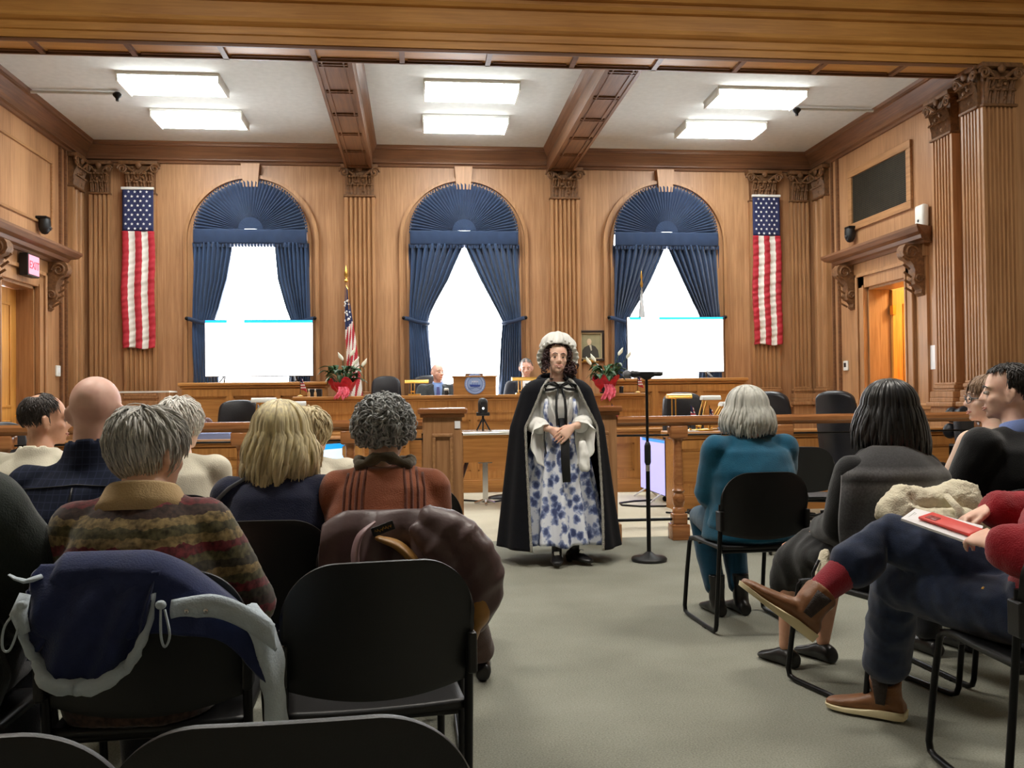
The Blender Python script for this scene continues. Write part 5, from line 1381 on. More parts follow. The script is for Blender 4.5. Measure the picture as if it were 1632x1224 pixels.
# ---- grey-haired person in the patterned sweater
o1, o2, rd, br, gd = srgb(86, 80, 52), srgb(60, 54, 42), srgb(104, 38, 42), srgb(62, 44, 38), srgb(132, 112, 72)
stops = []
seq = [br, rd, br, rd, o2, gd, o1, rd, br, o2, rd, o1, gd, o2, o1, rd, gd, o1, gd, br, rd, br, gd]
for i, c in enumerate(seq): stops.append((i/len(seq), c))
M['fairisle'] = ramp_tex('fairisle', stops, 'z', .52, 1.03, wig=.030, wscale=34, noise_mul=.6, nscale=75)
J = seated(.88, .145, .06, hx=.0, hy=.0, yaw=-.62, pitch=-.06, arms='in', wk=1.0, dk=1.1, drop=.035, hscale=1.0, hz=-.045)
J['elR'] += V(.085,0,0); J['elL'] += V(-.01,0,0)
b = person('older person with swept grey hair in a patterned brown and red sweater', J, (-.68, 2.36, 0), R_(2), 'fair')
t = garment_top(b, J, 'sweater', M['fairisle'], .024, wr=dict(amp=.007, sc=(6, 6, 8), seed=5, fine=.25), sr=(.066,.062,.058,.048))
mb = MB(); c = J['neck']
mb.loft([[c+Vector((r*1.15*math.cos(a), r*math.sin(a)-.005, z+.02*-math.sin(a))) for a in [2*PI*j/24 for j in range(24)]] for z, r in ((-.045,.112),(-.015,.090),(.016,.076),(.022,.070),(.0,.064))])
mb.build('collar', cloth('tan_collar', srgb(198, 168, 122)), t, 180)
garment_legs(b, J, 'trousers', dark_tr); shoes(b, J, blk_shoe)
hm = hair_mat('grey_hair', srgb(192, 190, 184), .35)
hair_short(b, J['H'], hm, 11, n=2000, L=.07, phimax=2.75, thmax=2.45, off=.012, lift=.014, thick=.0034, swirl=2.2, fuzz=1.0, region=lambda p, th: not (th > 1.95 and abs(p) > 1.15) and  not (abs(p) > 1.9 and th > 1.15) and not (abs(abs(p)-1.57) < .28 and th > 1.35))

# ---- blonde woman in navy with a shoulder strap
J = seated(.83, .15, .02, yaw=-.12, arms='in', wk=1.12, dk=1.1, drop=.02)
b = person('woman with long blonde hair in a navy jacket with a pale strap', J, (-.47, 3.2, 0), R_(-2), 'fair', female=True)
t = garment_top(b, J, 'jacket', cloth('navy_jacket', srgb(30, 36, 66)), .024, wr=dict(amp=.006, sc=(6, 6, 6), seed=8), sr=(.066,.062,.056,.046))
back_line(t, [[(-.26, .80), (-.15, .91), (-.03, .985)]], .012, 'shoulder_strap', mat('strap_grey', srgb(150, 158, 172), .6), sy=.35)
garment_legs(b, J, 'trousers', dark_tr); shoes(b, J, blk_shoe)
hm = hair_mat('blonde_hair', srgb(224, 206, 162), .42)
hair_long(b, J['H'], hm, .90, 4, n=420, phimax=2.3, off=.016, flare=.03, zfun=lambda p: .90+.05*abs(math.sin(p*2.3))-.03*math.cos(p), wave=.010, fuzz=.02, thick=.009)

# ---- curly grey-haired woman in rust
J = seated(.885, .148, .02, yaw=-.22, arms='in', wk=1.12, dk=1.2, drop=.025, hz=-.03)
J['knR'] = V(.24,.46,.47); J['anR'] = V(.365,.80,.10)
b = person('woman with short curly grey hair in a rust top', J, (-.11, 3.13, 0), R_(-1), 'fair', female=True)
rust = cloth('rust_jersey', srgb(150, 84, 54), var=.08)
t = garment_top(b, J, 'rust_top', rust, .022, wr=dict(amp=.007, sc=(5, 5, 12), seed=12), sr=(.062,.060,.054,.046))
dk = cloth('dark_rust', srgb(98, 46, 26))
back_line(t, [[(x+.012, 1.0), (x, .90), (x, .60)] for x in (-.125, -.105, -.085, -.065)] + [[(x-.012, 1.0), (x, .90), (x, .60)] for x in (.075, .095, .115, .135)], .0042, 'pintucks', dk)
mb = MB(); c = J['neck']+Vector((0,0,.005)); mb.tube([c+Vector((.088*math.cos(a), .078*math.sin(a), .012*math.sin(a*3)-.012*math.sin(a)+.008)) for a in [2*PI*i/30 for i in range(31)]], [.018+.005*math.sin(i*1.9) for i in range(31)], 9); mb.build('scarf', cloth('olive_scarf', srgb(84, 74, 56), var=.4), t, 180)
garment_legs(b, J, 'trousers', cloth('rust_trousers', srgb(70, 44, 36))); shoes(b, J, blk_shoe)
hair_curly(b, J['H'], hair_mat('curly_grey', srgb(156, 158, 158), .5), 21, n=2000, phimax=2.5, R=(.106,.116,.108), c=(0,-.022,.022), thmax=2.25, r=.012, tk=.0030, region=lambda p, th: not (abs(p) > 1.95 and th > 1.2) and not (th > 1.95 and abs(p) > 1.2))

# ---- balding man in white, turned in profile
J = seated(.90, .175, 0, yaw=-.95, arms='in')
b = person('balding dark-haired man in a white shirt seated nearest the exit sign wall', J, (-1.60, 4.1, 0), R_(-8), 'tan', face=True)
M['offwhite'] = cloth('off_white', srgb(226, 220, 200), var=.04)
t = garment_top(b, J, 'shirt', M['offwhite'], .02, wr=dict(amp=.006, sc=(6, 6, 8), seed=15), collar=.03)
garment_legs(b, J, 'trousers', dark_tr); shoes(b, J, blk_shoe)
hair_short(b, J['H'], hair_mat('dark_grey_hair', srgb(60, 54, 52), .3), 31, n=1500, L=.03, phimax=2.2, thmax=1.95, off=.006, lift=.003, thick=.003, fuzz=.2, region=lambda p, th: (th > .62 or abs(p) > 1.3) and not (abs(p) > 1.75 and th > 1.25))

# ---- white-haired person and the person in cream beyond the blonde
J = seated(.86, .15, 0, yaw=-.5, arms='in')
b = person('person with white hair and a cream top, mostly hidden by the grey swept hair', J, (-1.02, 4.06, 0), 0, 'pale')
t = garment_top(b, J, 'top', M['offwhite'], .02, wr=dict(amp=.006, sc=(6, 6, 8), seed=18))
garment_legs(b, J, 'trousers', dark_tr); shoes(b, J, blk_shoe)
hair_short(b, J['H'], hair_mat('white_hair', srgb(236, 234, 228), .12), 33, n=1400, L=.05, phimax=2.3, thmax=1.95, off=.018, lift=.014, thick=.004, swirl=1.2)
J = seated(.80, .15, 0, yaw=-.5, arms='in')
b = person('person with short fair hair in a cream top beyond the blonde woman', J, (-.47, 4.13, 0), 0, 'pale', female=True)
t = garment_top(b, J, 'top', M['offwhite'], .024, wr=dict(amp=.006, sc=(6, 6, 8), seed=19))
garment_legs(b, J, 'trousers', dark_tr); shoes(b, J, blk_shoe)
hair_short(b, J['H'], hair_mat('fair_hair', srgb(206, 190, 150), .2), 35, n=800, L=.06, phimax=2.3, thmax=2.0, off=.016, lift=.014, thick=.006)

# ---- person in dark green at the picture edge
J = seated(.93, .21, 0, arms='wide', wk=1.2, dk=1.2)
b = person('person in a dark green coat cut by the edge next to the fleece-draped chair', J, (-1.235, 2.30, 0), 0, 'fair')
t = garment_top(b, J, 'coat', cloth('dark_green_coat', srgb(40, 48, 44)), .034, wr=dict(amp=.010, sc=(5, 5, 5), seed=24), sr=(.088,.084,.076,.06), collar=.03)
garment_legs(b, J, 'trousers', dark_tr); shoes(b, J, blk_shoe)
hair_short(b, J['H'], hair_mat('brown_hair', srgb(70, 54, 44), .3), 37, n=1500, L=.035, thmax=1.95, thick=.0034, lift=.006)

# ---- woman in the teal jacket
J = seated(.895, .185, .0, yaw=.55, arms='in', wk=1.2, dk=1.2, spread=.07, fy=.26)
b = person('woman with a silver-grey bob in a teal jacket', J, (1.715, 4.60, 0), R_(4), 'fair', female=True, face=True)
teal = cloth('teal_wool', srgb(10, 82, 110), var=.1)
t = garment_top(b, J, 'jacket', teal, .022, wr=dict(amp=.007, sc=(5, 5, 9), seed=41), sr=(.066,.066,.058,.046))
mb = MB(); rings = []
for z, k in ((.66,.93),(.58,1.02),(.50,1.08),(.462,1.10)):
    rings.append([Vector((.225*k*math.cos(a)*(1+.02*math.sin(a*7)), -.02+.185*k*math.sin(a), z)) for a in [2*PI*j/40 for j in range(40)]])
mb.loft(rings); fuse(mb, 'jacket_skirt', teal, t, .012, 3, dict(amp=.006, sc=(8, 8, 3), seed=42))
garment_legs(b, J, 'trousers', cloth('teal_trousers', srgb(12, 62, 86)), end=.86, r=(.092,.08,.066,.06,.05))
for n in 'LR':
    mb = MB(); an = J['an'+n]; shoe_mb(mb, an, (0,1,0), h=an.z, top=.13); fuse(mb, 'ankle_boot', blk_shoe, b, .007, 2)
hm = hair_mat('silver_bob', srgb(194, 194, 186), .25)
hair_long(b, J['H'], hm, 1.0, 44, n=340, phimax=2.45, off=.022, flare=.042, inward=.01, wave=.006, zfun=lambda p: .995+.01*math.cos(p*3), thick=.009, fuzz=.006)
def glasses(body, H, m, w=.066):
    mb = MB()
    for s in (-1, 1):
        mb.tube([(s*.033+.024*math.cos(a), .098-.012*abs(math.cos(a))*(s*math.cos(a) > 0), -.004+.019*math.sin(a)) for a in [2*PI*i/20 for i in range(21)]], .0022, 6, 0, H)
        mb.tube([(s*.057,.088,.0),(s*.079,.05,.002),(s*.083,-.005,.0),(s*.082,-.02,-.012)], .0025, 6, 0, H)
    mb.tube([(-.009,.099,-.002),(0,.104,.002),(.009,.099,-.002)], .0022, 6, 0, H)
    return mb.build('glasses', m, body, 60)
glasses(b, J['H'], mat('tortoise', srgb(96, 54, 36), .3))

# ---- black-haired woman in the grey shawl
J = seated(.905, .165, .03, hx=.055, yaw=.30, arms='in', drop=.045, wk=1.08, dk=1.1, spread=.1, fy=.50)
b = person('woman with straight black hair in a charcoal shawl', J, (1.835, 3.43, 0), R_(14), 'tan', female=True)
t = garment_top(b, J, 'black_jacket', cloth('black_jacket', srgb(15, 15, 17)), .022, wr=dict(amp=.006, sc=(6, 6, 9), seed=51), sr=(.072,.064,.054,.044))
st = [(0, srgb(52, 52, 54))]; 
for i, (z, c) in enumerate(((.18, srgb(50,50,52)), (.34, srgb(72,72,74)), (.40, srgb(52,52,54)), (.58, srgb(60,60,62)), (.70, srgb(92,92,94)), (.735, srgb(52,52,54)), (.80, srgb(104,104,106)), (.84, srgb(56,56,58)))): st.append((z, c))
shm = ramp_tex('charcoal_weave', st, 'z', .50, 1.02, wig=.02, wscale=5, noise_mul=.25, nscale=140, interp='LINEAR')
def shawl(u, v):
    a = (-.50 + .06*v + u*(1.14-.06*v))*PI - PI/2 + .0
    z0, z1 = 1.03, .56
    k = v
    slope = min(1, k/.28)
    rx = .078 + (.250-.078)*slope**.9 + .055*max(0, k-.28); ry = .072 + (.165-.072)*slope**.8 + .045*max(0, k-.28)
    z = 1.0 - .10*slope**1.35 - (.34)*max(0, k-.28)/.72 + .05*math.cos(a+PI/2)*0 - .10*max(0, math.sin(a+PI*.5+1.0))*k*.5
    f = .010*math.sin(a*9+v*5)*k + .008*math.sin(a*4-v*8)*k
    return ((rx+f)*math.cos(a), -.055+.06*(1-k)*.3+(ry+f)*math.sin(a), z)
o = MB().grid(shawl, 70, 30).build('shawl', shm, b, 180); mo = o.modifiers.new('t', 'SOLIDIFY'); mo.thickness = .008
mb = MB(); rings = []
for i, (y, hw, z0, z1) in enumerate(((-.16,.19,.455,.62),(0,.205,.455,.64),(.2,.20,.44,.63),(.38,.19,.34,.63),(.47,.19,.28,.58),(.52,.17,.26,.46))):
    c = (z0+z1)/2; rings.append([(hw*math.cos(a)*(1+.04*math.sin(a*6+i)), y, c+(z1-z0)/2*math.sin(a)) for a in [2*PI*j/28 for j in range(28)]])
mb.loft(rings); fuse(mb, 'skirt', cloth('black_skirt', srgb(15, 15, 16), var=.25), b, .013, 3, dict(amp=.014, sc=(9, 9, 4), seed=55))
for n in 'LR':
    mb = MB(); shoe_mb(mb, J['an'+n], (-.1,1,0), h=J['an'+n].z, L=.23); fuse(mb, 'flat_shoe', blk_shoe, b, .007, 2)
hm = hair_mat('black_hair', srgb(20, 19, 20), .5, rough=.32)
hair_long(b, J['H'], hm, .96, 57, n=360, phimax=2.4, off=.020, flare=.040, inward=.0, wave=.004, zfun=lambda p: .935+.03*(1-math.cos(p)), thick=.009, fuzz=.004)

# ---- woman with glasses in blush pink
J = seated(.955, .165, 0, yaw=1.0, wk=1.0)
b = person('woman with glasses and pinned light brown hair in a blush pink top', J, (2.775, 4.15, 0), R_(14), 'pale', female=True, face=True, brow=hair_mat('brow_lb', srgb(130, 100, 80)))
t = garment_top(b, J, 'blouse', cloth('blush_knit', srgb(226, 194, 172), var=.05), .02, wr=dict(amp=.005, sc=(6, 6, 8), seed=61))
garment_legs(b, J, 'trousers', dark_tr); shoes(b, J, blk_shoe)
hair_short(b, J['H'], hair_mat('light_brown_hair', srgb(140, 112, 88), .25), 62, n=1500, L=.07, phimax=2.9, thmax=1.9, off=.008, lift=.005, thick=.0032, fuzz=.2, region=lambda p, th: not (abs(p) > 1.75 and th > 1.05) and not (abs(abs(p)-1.57) < .3 and th > 1.45))
glasses(b, J['H'], mat('grey_glasses', srgb(70, 74, 82), .3))

# ---- man in the black suit
J = seated(.995, .19, 0, yaw=.85, arms='lap', wk=1.1, dk=1.1)
b = person('young man with short dark hair in a black suit and blue collar', J, (2.50, 3.60, 0), R_(10), 'fair', face=True, smile=0, brow=hair_mat('brow_dk', srgb(40, 30, 26)))
t = garment_top(b, J, 'suit_jacket', cloth('black_suit', srgb(10, 11, 14)), .026, wr=dict(amp=.005, sc=(5, 5, 7), seed=66), sr=(.076,.068,.056,.046))
mb = MB(); c = J['neck']; mb.loft([[c+Vector((r*1.05*math.cos(a), r*math.sin(a)-.004, z-.014*math.sin(a))) for a in [2*PI*j/24 for j in range(24)]] for z, r in ((-.03,.088),(0,.076),(.036,.068),(.04,.06),(0,.058))])
mb.build('shirt_collar', cloth('blue_shirt', srgb(120, 140, 196)), t, 180)
garment_legs(b, J, 'trousers', dark_tr); shoes(b, J, blk_shoe)
hair_short(b, J['H'], hair_mat('dark_brown_hair', srgb(34, 28, 26), .3), 67, n=2000, L=.035, phimax=2.95, thmax=1.9, off=.010, lift=.005, thick=.0032, fuzz=.3, swirl=.6, region=lambda p, th: not (abs(p) > 1.72 and th > .72) and not (abs(abs(p)-1.57) < .25 and th > 1.5) and not (th > 1.75 and abs(p) > 1.2))

# ---- person in the red sweater, legs crossed
base = Vector((1.90, 2.50, 0))
W = lambda x, y, z: Vector((x, y, z)) - base
J = {'pel': W(1.90,2.50,.545), 'waist': W(1.92,2.47,.68), 'chest': W(1.94,2.45,.84), 'up': W(1.96,2.43,.955), 'neck': W(1.97,2.42,1.03)}
J['lat0'] = Vector((.64,.77,0)).normalized(); J['lat1'] = Vector((.70,.71,0)).normalized(); J['sw'] = .19; J['wk'] = 1.12; J['dk'] = 1.1
hc = W(1.96,2.45,1.205); J['H'] = HM(hc, .75, 0, 0, 1.0)
J['shL'] = W(1.84,2.29,.965); J['shR'] = W(2.09,2.57,.965)
J['elL'] = W(1.80,2.30,.72); J['elR'] = W(2.03,2.74,.76); J['wrL'] = W(1.65,2.45,.765); J['wrR'] = W(1.845,2.76,.83)
J['hipL'] = W(1.84,2.44,.535); J['hipR'] = W(1.97,2.57,.545)
J['knL'] = W(1.635,2.98,.545); J['anL'] = W(1.705,3.215,.11)
J['knR'] = W(1.575,2.93,.715); J['anR'] = W(1.268,2.86,.525)
J['hdL'] = (Vector((.05,.97,.1)), Vector((-.5,.1,1))); J['hdR'] = (Vector((-.8,.1,-.35)), Vector((.1,.2,1)))
b = person('person in a red sweater and jeans with legs crossed, brown boots and red socks', J, tuple(base), 0, 'fair', voxel=.007, curl=.7)
redm = cloth('red_wool', srgb(150, 20, 34), var=.14, bump=.4)
t = garment_top(b, J, 'red_sweater', redm, .03, wr=dict(amp=.012, sc=(6, 6, 6), seed=71, fine=.2), hem=False, sleeve=.86, sr=(.080,.076,.070,.048))
for n in ('L', 'R'):
    a, w_ = J['el'+n].lerp(J['wr'+n], .88), J['el'+n].lerp(J['wr'+n], .985)
    mb = MB(); mb.tube([a, w_], [.046, .044], 18); mb.build('shirt_cuff', mat('white_cuff', srgb(232, 226, 224), .8), t, 60)
jean = cloth('dark_jeans', srgb(30, 42, 68), var=.22, vs=40, bump=.3, bs=400)
mb = MB(); lat = J['lat0']; fw = Vector((0,0,1)).cross(lat); c = J['pel']
mb.loft([[c+Vector((0,0,z))+lat*.205*k*math.cos(a)+fw*.165*k*math.sin(a) for a in [2*PI*j/24 for j in range(24)]] for z, k in ((-.085,.88),(-.03,1),(.05,1),(.10,.96))])
hp, kn, an = J['hipL'], J['knL'], J['anL']
mb.tube([hp, hp.lerp(kn,.5)+Vector((0,0,.0)), kn+Vector((0,0,-.0)), kn.lerp(an,.45), kn.lerp(an,.72)], [.105,.096,.085,.080,.079], 16, round_cap=True)
hp, kn, an = J['hipR'], J['knR'], J['anR']
mb.tube([hp, hp.lerp(kn,.5)+Vector((0,0,.01)), kn, kn.lerp(an,.26), kn.lerp(an,.44)], [.105,.094,.078,.074,.077], 16, round_cap=True)
fuse(mb, 'jeans', jean, b, .009, 4, dict(amp=.013, sc=(8, 8, 8), seed=74))
mb = MB(); kn, an = J['knR'], J['anR']; mb.tube([kn.lerp(an,.34), kn.lerp(an,.6), kn.lerp(an,.8), an, an+(an-kn).normalized()*.02], [.062,.056,.048,.041,.036], 16); mb.build('red_sock', cloth('red_knit_sock', srgb(150, 34, 50), bump=.6, bs=300), b, 180)
mb = MB(); kn, an = J['knL'], J['anL']; mb.tube([kn.lerp(an,.66), an], [.054,.046], 16); mb.build('sock', M['leather'], b, 180)
boot = mat('brown_boot_leather', srgb(126, 82, 48), .45, var=.2, vs=10, bump=.15, bs=90); crm = mat('cream_sole', srgb(226, 212, 172), .6, var=.05); els = mat('elastic_gusset', srgb(58, 48, 44), .8, bump=.6, bs=300)
def chelsea(an, d, up, h, shaft):
    d = Vector(d).normalized(); up = Vector(up).normalized(); x = d.cross(up).normalized(); up = x.cross(d); bs = an-up*h
    mb = MB(); shoe_mb(mb, an, d, h=h, L=.285, up=up)
    sh = Vector(shaft).normalized()
    mb.tube([bs-d*.02+up*.05, an-d*.012, an-d*.005+sh*.055], [.050,.054,.058], 16)
    q = fuse(mb, 'boot', boot, b, .006, 2)
    m2 = MB(); sole_mb(m2, an, d, h=h+.004, L=.285, up=up, th=.030, out=.007); m2.build('sole', crm, q, 60)
    for s in (-1, 1):
        m2 = MB(); R1 = []
        for k in range(6):
            t_ = k/5; cc = (bs+up*.055-d*.008).lerp(an-d*.004+sh*.05, t_); rr = .0525+.006*t_ + .009
            R1.append([cc + x*s*math.cos(a)*rr + d*math.sin(a)*rr*1.0 for a in (-.42*(.6+.4*t_), -.2, .2, .42*(.6+.4*t_))] )
        m2.loft(R1, closed=False); e = m2.build('elastic_gusset', els, q, 180); e.modifiers.new('t', 'SOLIDIFY').thickness = .004
chelsea(J['anL']+Vector((0,0,.0)), (-.22,.21,0), (0,0,1), J['anL'].z-.014, J['knL']-J['anL'])
sh = (J['knR']-J['anR']).normalized()
chelsea(J['anR'], Vector((-.76,.22,.62)), Vector((.62,-.05,.78)), .095, sh)
MB().ball(W(1.71,2.60,.60), (.012,.012,.012), 10, 6).build('jeans_rivet', M['brass'], b)
hair_short(b, J['H'], hair_mat('brown_hair_b', srgb(80, 60, 46), .3), 77, n=1400, L=.04, thmax=1.95, thick=.0034, lift=.006)
# programme and phone on the crossed knee
t_ = thing('programme', 'white printed programme resting on the crossed knee of the person in red', 'paper', (1.60, 2.70, .812), 0)
P = [Vector(p)-Vector((1.60,2.70,.812)) for p in ((1.535,2.76,.795),(1.63,2.84,.815),(1.735,2.64,.782),(1.65,2.55,.742))]
mb = MB(); nrm = (P[1]-P[0]).cross(P[3]-P[0]).normalized(); nrm = nrm if nrm.z > 0 else -nrm
for k in range(2): mb.add([p+nrm*(.004*k+dz) for dz in (0, .003) for p in P], [(0,1,2,3),(4,5,6,7),(0,1,5,4),(1,2,6,5),(2,3,7,6),(3,0,4,7)])
mb.build('pages', M['paper'], t_)
mb = MB()
for i in range(5):
    a = P[0].lerp(P[3], .06+.03*i); e_ = P[1].lerp(P[2], .06+.03*i); p, q = a.lerp(e_, .2), a.lerp(e_, .2+.5*(1-.1*i)); dv = (P[3]-P[0]).normalized()*.0018
    mb.add([p+nrm*.0078-dv, q+nrm*.0078-dv, q+nrm*.0078+dv, p+nrm*.0078+dv], [(0,1,2,3)])
mb.build('printed_lines', mat('grey_print', srgb(190,194,190), .8), t_)
t_ = thing('smartphone', 'red-cased phone lying face down on the white programme', 'phone', (1.62, 2.70, .815), 0)
ux = (P[3]-P[0]).normalized(); vx = nrm.cross(ux).normalized(); cc = (P[0].lerp(P[3],.60)).lerp(P[1].lerp(P[2],.60), .52) + nrm*.013 - Vector((.02,0,.003))
R4 = Matrix(((ux.x,vx.x,nrm.x,cc.x),(ux.y,vx.y,nrm.y,cc.y),(ux.z,vx.z,nrm.z,cc.z),(0,0,0,1)))
MB().box(-.085,.085,-.04,.04,-.0045,.0045, 0, R4, b=.004).build('case', mat('coral_case', srgb(224, 74, 66), .5, var=.03), t_, 60)
mb = MB(); mb.box(-.068,-.034,-.03,.004,.0045,.0065,0,R4,b=.0009)
for q in ((-.058,-.02),(-.058,-.005),(-.043,-.013)): mb.ball((q[0],q[1],.0065), (.006,.006,.002), 10, 6, 0, R4)
mb.build('camera_bump', mat('bump_red', srgb(150, 60, 56), .4), t_, 60)

# ================================================================ presenter in period dress
J = {'pel': V(0,0,.90), 'waist': V(0,0,1.01), 'chest': V(0,.012,1.14), 'up': V(0,0,1.235), 'neck': V(0,-.008,1.315), 'lat0': V(1,0,0), 'lat1': V(1,0,0), 'sw': .165, 'wk': .98, 'dk': 1.0}
J['H'] = HM(V(.0,.03,1.495), -.02, .03, -.06, 1.0)
for s, n in ((-1,'L'), (1,'R')):
    J['sh'+n] = V(s*.165,-.005,1.255); J['hip'+n] = V(s*.09,0,.86); J['kn'+n] = V(s*.085,.03,.48); J['an'+n] = V(s*.075,.0,.10)
    J['el'+n] = V(s*.215,.06,1.015)
J['wrR'] = V(.085,.215,.975); J['wrL'] = V(-.075,.255,.995)
J['hdR'] = (V(-.78,.10,-.55), V(.1,.95,.25)); J['hdL'] = (V(.74,.14,-.60), V(-.1,.95,.25))
J['anR'] = V(.045,.17,.105); J['anL'] = V(-.09,.13,.105)
pw = person('smiling woman in a white ruffled cap, dark hooded cloak and blue floral gown', J, (1.035, 6.64, 0), PI, 'fair', voxel=.0042, relax=6, face=True, smile=1, female=True, curl=.30, brow=hair_mat('brow_aub', srgb(60, 34, 30)), neckr=.05, jaw=1.02)
def floral(name, a, b2, c, sc=19):
    m, nt, p = nodes_of(name); N = nt.nodes; L = nt.links; p.inputs['Roughness'].default_value = .7
    tc = N.new('ShaderNodeTexCoord'); vo = N.new('ShaderNodeTexVoronoi'); vo.inputs['Scale'].default_value = sc; no = N.new('ShaderNodeTexNoise'); no.inputs['Scale'].default_value = 38; no.inputs['Detail'].default_value = 3
    mp = N.new('ShaderNodeMapping'); mp.inputs['Scale'].default_value = (1, 1, .8); L.new(tc.outputs['Object'], mp.inputs[0]); L.new(mp.outputs[0], vo.inputs['Vector']); L.new(tc.outputs['Object'], no.inputs['Vector'])
    ad = N.new('ShaderNodeMath'); ad.operation = 'MULTIPLY_ADD'; ad.inputs[1].default_value = .75; L.new(no.outputs['Fac'], ad.inputs[0]); L.new(vo.outputs['Distance'], ad.inputs[2])
    cr = N.new('ShaderNodeValToRGB'); e = cr.color_ramp.elements; e[0].position = .66; e[0].color = a; e[1].position = 1.0; e[1].color = c; k = e.new(.86); k.color = b2
    L.new(ad.outputs[0], cr.inputs[0]); L.new(cr.outputs[0], p.inputs['Base Color']); return m
flo = floral('blue_floral', srgb(66, 78, 122), srgb(142, 156, 196), srgb(228, 232, 242))
whl = cloth('white_linen', srgb(234, 234, 230), var=.04, bump=.15); velvet = cloth('black_velvet', srgb(9, 10, 18), var=.2, sheen=.02); rib = mat('black_ribbon', srgb(14, 15, 20), .5, var=.1)
# gown: bodice + pleated skirt
mb = MB(); torso(mb, J, .016, female=True); bod = fuse(mb, 'bodice', whl, pw, .008, 3, dict(amp=.004, sc=(10,10,5), seed=81))
def skirt(u, v):
    a = 2*PI*u; z = 1.03-(1.03-.145)*v; k = v**.75
    rx = .145+.175*k; ry = .12+.165*k; f = (.012+.022*v)*math.sin(a*13+.6*math.sin(v*3)) + .010*v*math.sin(a*5+1)
    return ((rx+f)*math.cos(a), .01+(ry+f)*math.sin(a), z+.008*math.sin(a*7)*v)
o = MB().grid(skirt, 156, 40).build('skirt', flo, pw, 180); o.modifiers.new('t', 'SOLIDIFY').thickness = .004
def panel(u, v):       # side panels of the bodice
    z = 1.22-.20*v
    return None
for s in (-1, 1):
    mb = MB(); mb.tube([(s*.10,.128,1.02),(s*.11,.135,1.10),(s*.10,.125,1.19)], [.034,.036,.024], 12, sy=.5); mb.build('bodice_panel', flo, bod, 180)
# sleeves with wide lace cuffs
for n, s in (('L',-1), ('R',1)):
    sh, el, wr = J['sh'+n], J['el'+n], J['wr'+n]
    mb = MB(); mb.tube([sh+V(-s*.02,0,.01), sh.lerp(el,.3), sh.lerp(el,.75), el, el.lerp(wr,.35), el.lerp(wr,.55)], [.064,.068,.066,.064,.062,.058], 16, round_cap=True)
    sl = fuse(mb, 'sleeve', whl, pw, .008, 3, dict(amp=.007, sc=(9,9,9), seed=84))
    c0 = el.lerp(wr,.35)
    dwn = V(s*.02,.02,-1)
    def lace(u, v, c0=c0, s=s, el=el, wr=wr):
        a = 2*PI*u; ax = (wr-el).normalized(); e1 = ax.cross(V(0,0,1)).normalized(); e2 = ax.cross(e1)
        r = .058+.020*v; p = c0 + ax*(.02+.06*v) + e1*r*math.cos(a) + e2*r*math.sin(a)
        low = max(0, math.sin(a)*(1 if e2.z < 0 else -1)); p = p + V(s*.02*v + s*.03*v*math.cos(a*2), .02*v, -(.05+.16*low**.5)*v) + V(.008*math.sin(a*9), .008*math.cos(a*9), 0)*v
        return p
    o = MB().grid(lace, 64, 14).build('lace_cuff', whl, sl, 180); o.modifiers.new('t', 'SOLIDIFY').thickness = .003
# white kerchief with ends
mb = MB()
for s in (-1, 1):
    def ker(u, v, s=s):
        return (s*(.075*(1-v)+.018+.045*u*(1-.5*v)), .045+.105*min(1, v*1.8)+.01*math.sin(u*PI)+.006*math.sin(v*14+u*4), 1.325-.30*v)
    mb.grid(ker, 8, 16)
o = mb.build('kerchief', whl, bod, 180); o.modifiers.new('t', 'SOLIDIFY').thickness = .006
mb = MB(); mb.tube([(-.14,.235,.87),(-.15,.25,.79),(-.15,.255,.70)], [.022,.030,.036], 12, round_cap=True); fuse(mb, 'lace_hanky', whl, pw, .008, 2, dict(amp=.012, sc=(20,20,12), seed=88))
# cloak
def clk(u, v):
    a0 = .42 + .42*min(1, v/.30) - .22*max(0, v-.3)/.7; a = PI/2 + a0 + u*(2*PI-2*a0)
    z = 1.335-(1.335-.095)*v
    sl = min(1, v/.085)
    rx = .085+(.262-.085)*sl**.5 + .078*min(1, max(0, v-.085)/.22) + max(0, v-.3)*.105; ry = .075+(.185-.075)*sl**.6 + max(0, v-.085)*.20
    z = 1.345-.085*sl**1.5 - (1.345-.085-.118)*max(0, v-.085)/.915
    f = v*(.014*math.sin(a*11+1.5*math.sin(v*2))+.010*math.sin(a*5+2))
    fx = 1.0 + .12*v*(1 if math.cos(a) < 0 else .55)*abs(math.cos(a))
    return ((rx*fx+f)*math.cos(a), -.03+(ry+f)*math.sin(a)+.055*v*max(0, math.sin(a)), z)
o = MB().grid(clk, 110, 60).build('cloak', velvet, pw, 180); o.modifiers.new('t', 'SOLIDIFY').thickness = .008
ck = o
trm = mat('silver_braid', srgb(150, 148, 140), .5, .3, var=.5, vs=160)
for uu in (0, 1):
    pts = [Vector(clk(uu, v/50))+V(0,.008,0) for v in range(1, 51)]; mb = MB(); mb.tube(pts, [.009+.0022*(i % 2) for i in range(50)], 7); mb.build('braid_trim', trm, ck, 180)
mb = MB()
for i in range(7):
    pass
mb.loft([[V(0,-.02,z)+V(r*1.25*math.cos(a)*(1+.05*math.sin(a*9)), r*math.sin(a)*(1+.05*math.sin(a*9)), .03*-math.sin(a)) for a in [PI/2+.62+i*(2*PI-1.24)/40 for i in range(41)]] for z, r in ((1.30,.15),(1.33,.125),(1.355,.108),(1.36,.10),(1.33,.095),(1.30,.12))], closed=False)
o = mb.build('cloak_collar', velvet, ck, 180); o.modifiers.new('t', 'SOLIDIFY').thickness = .008
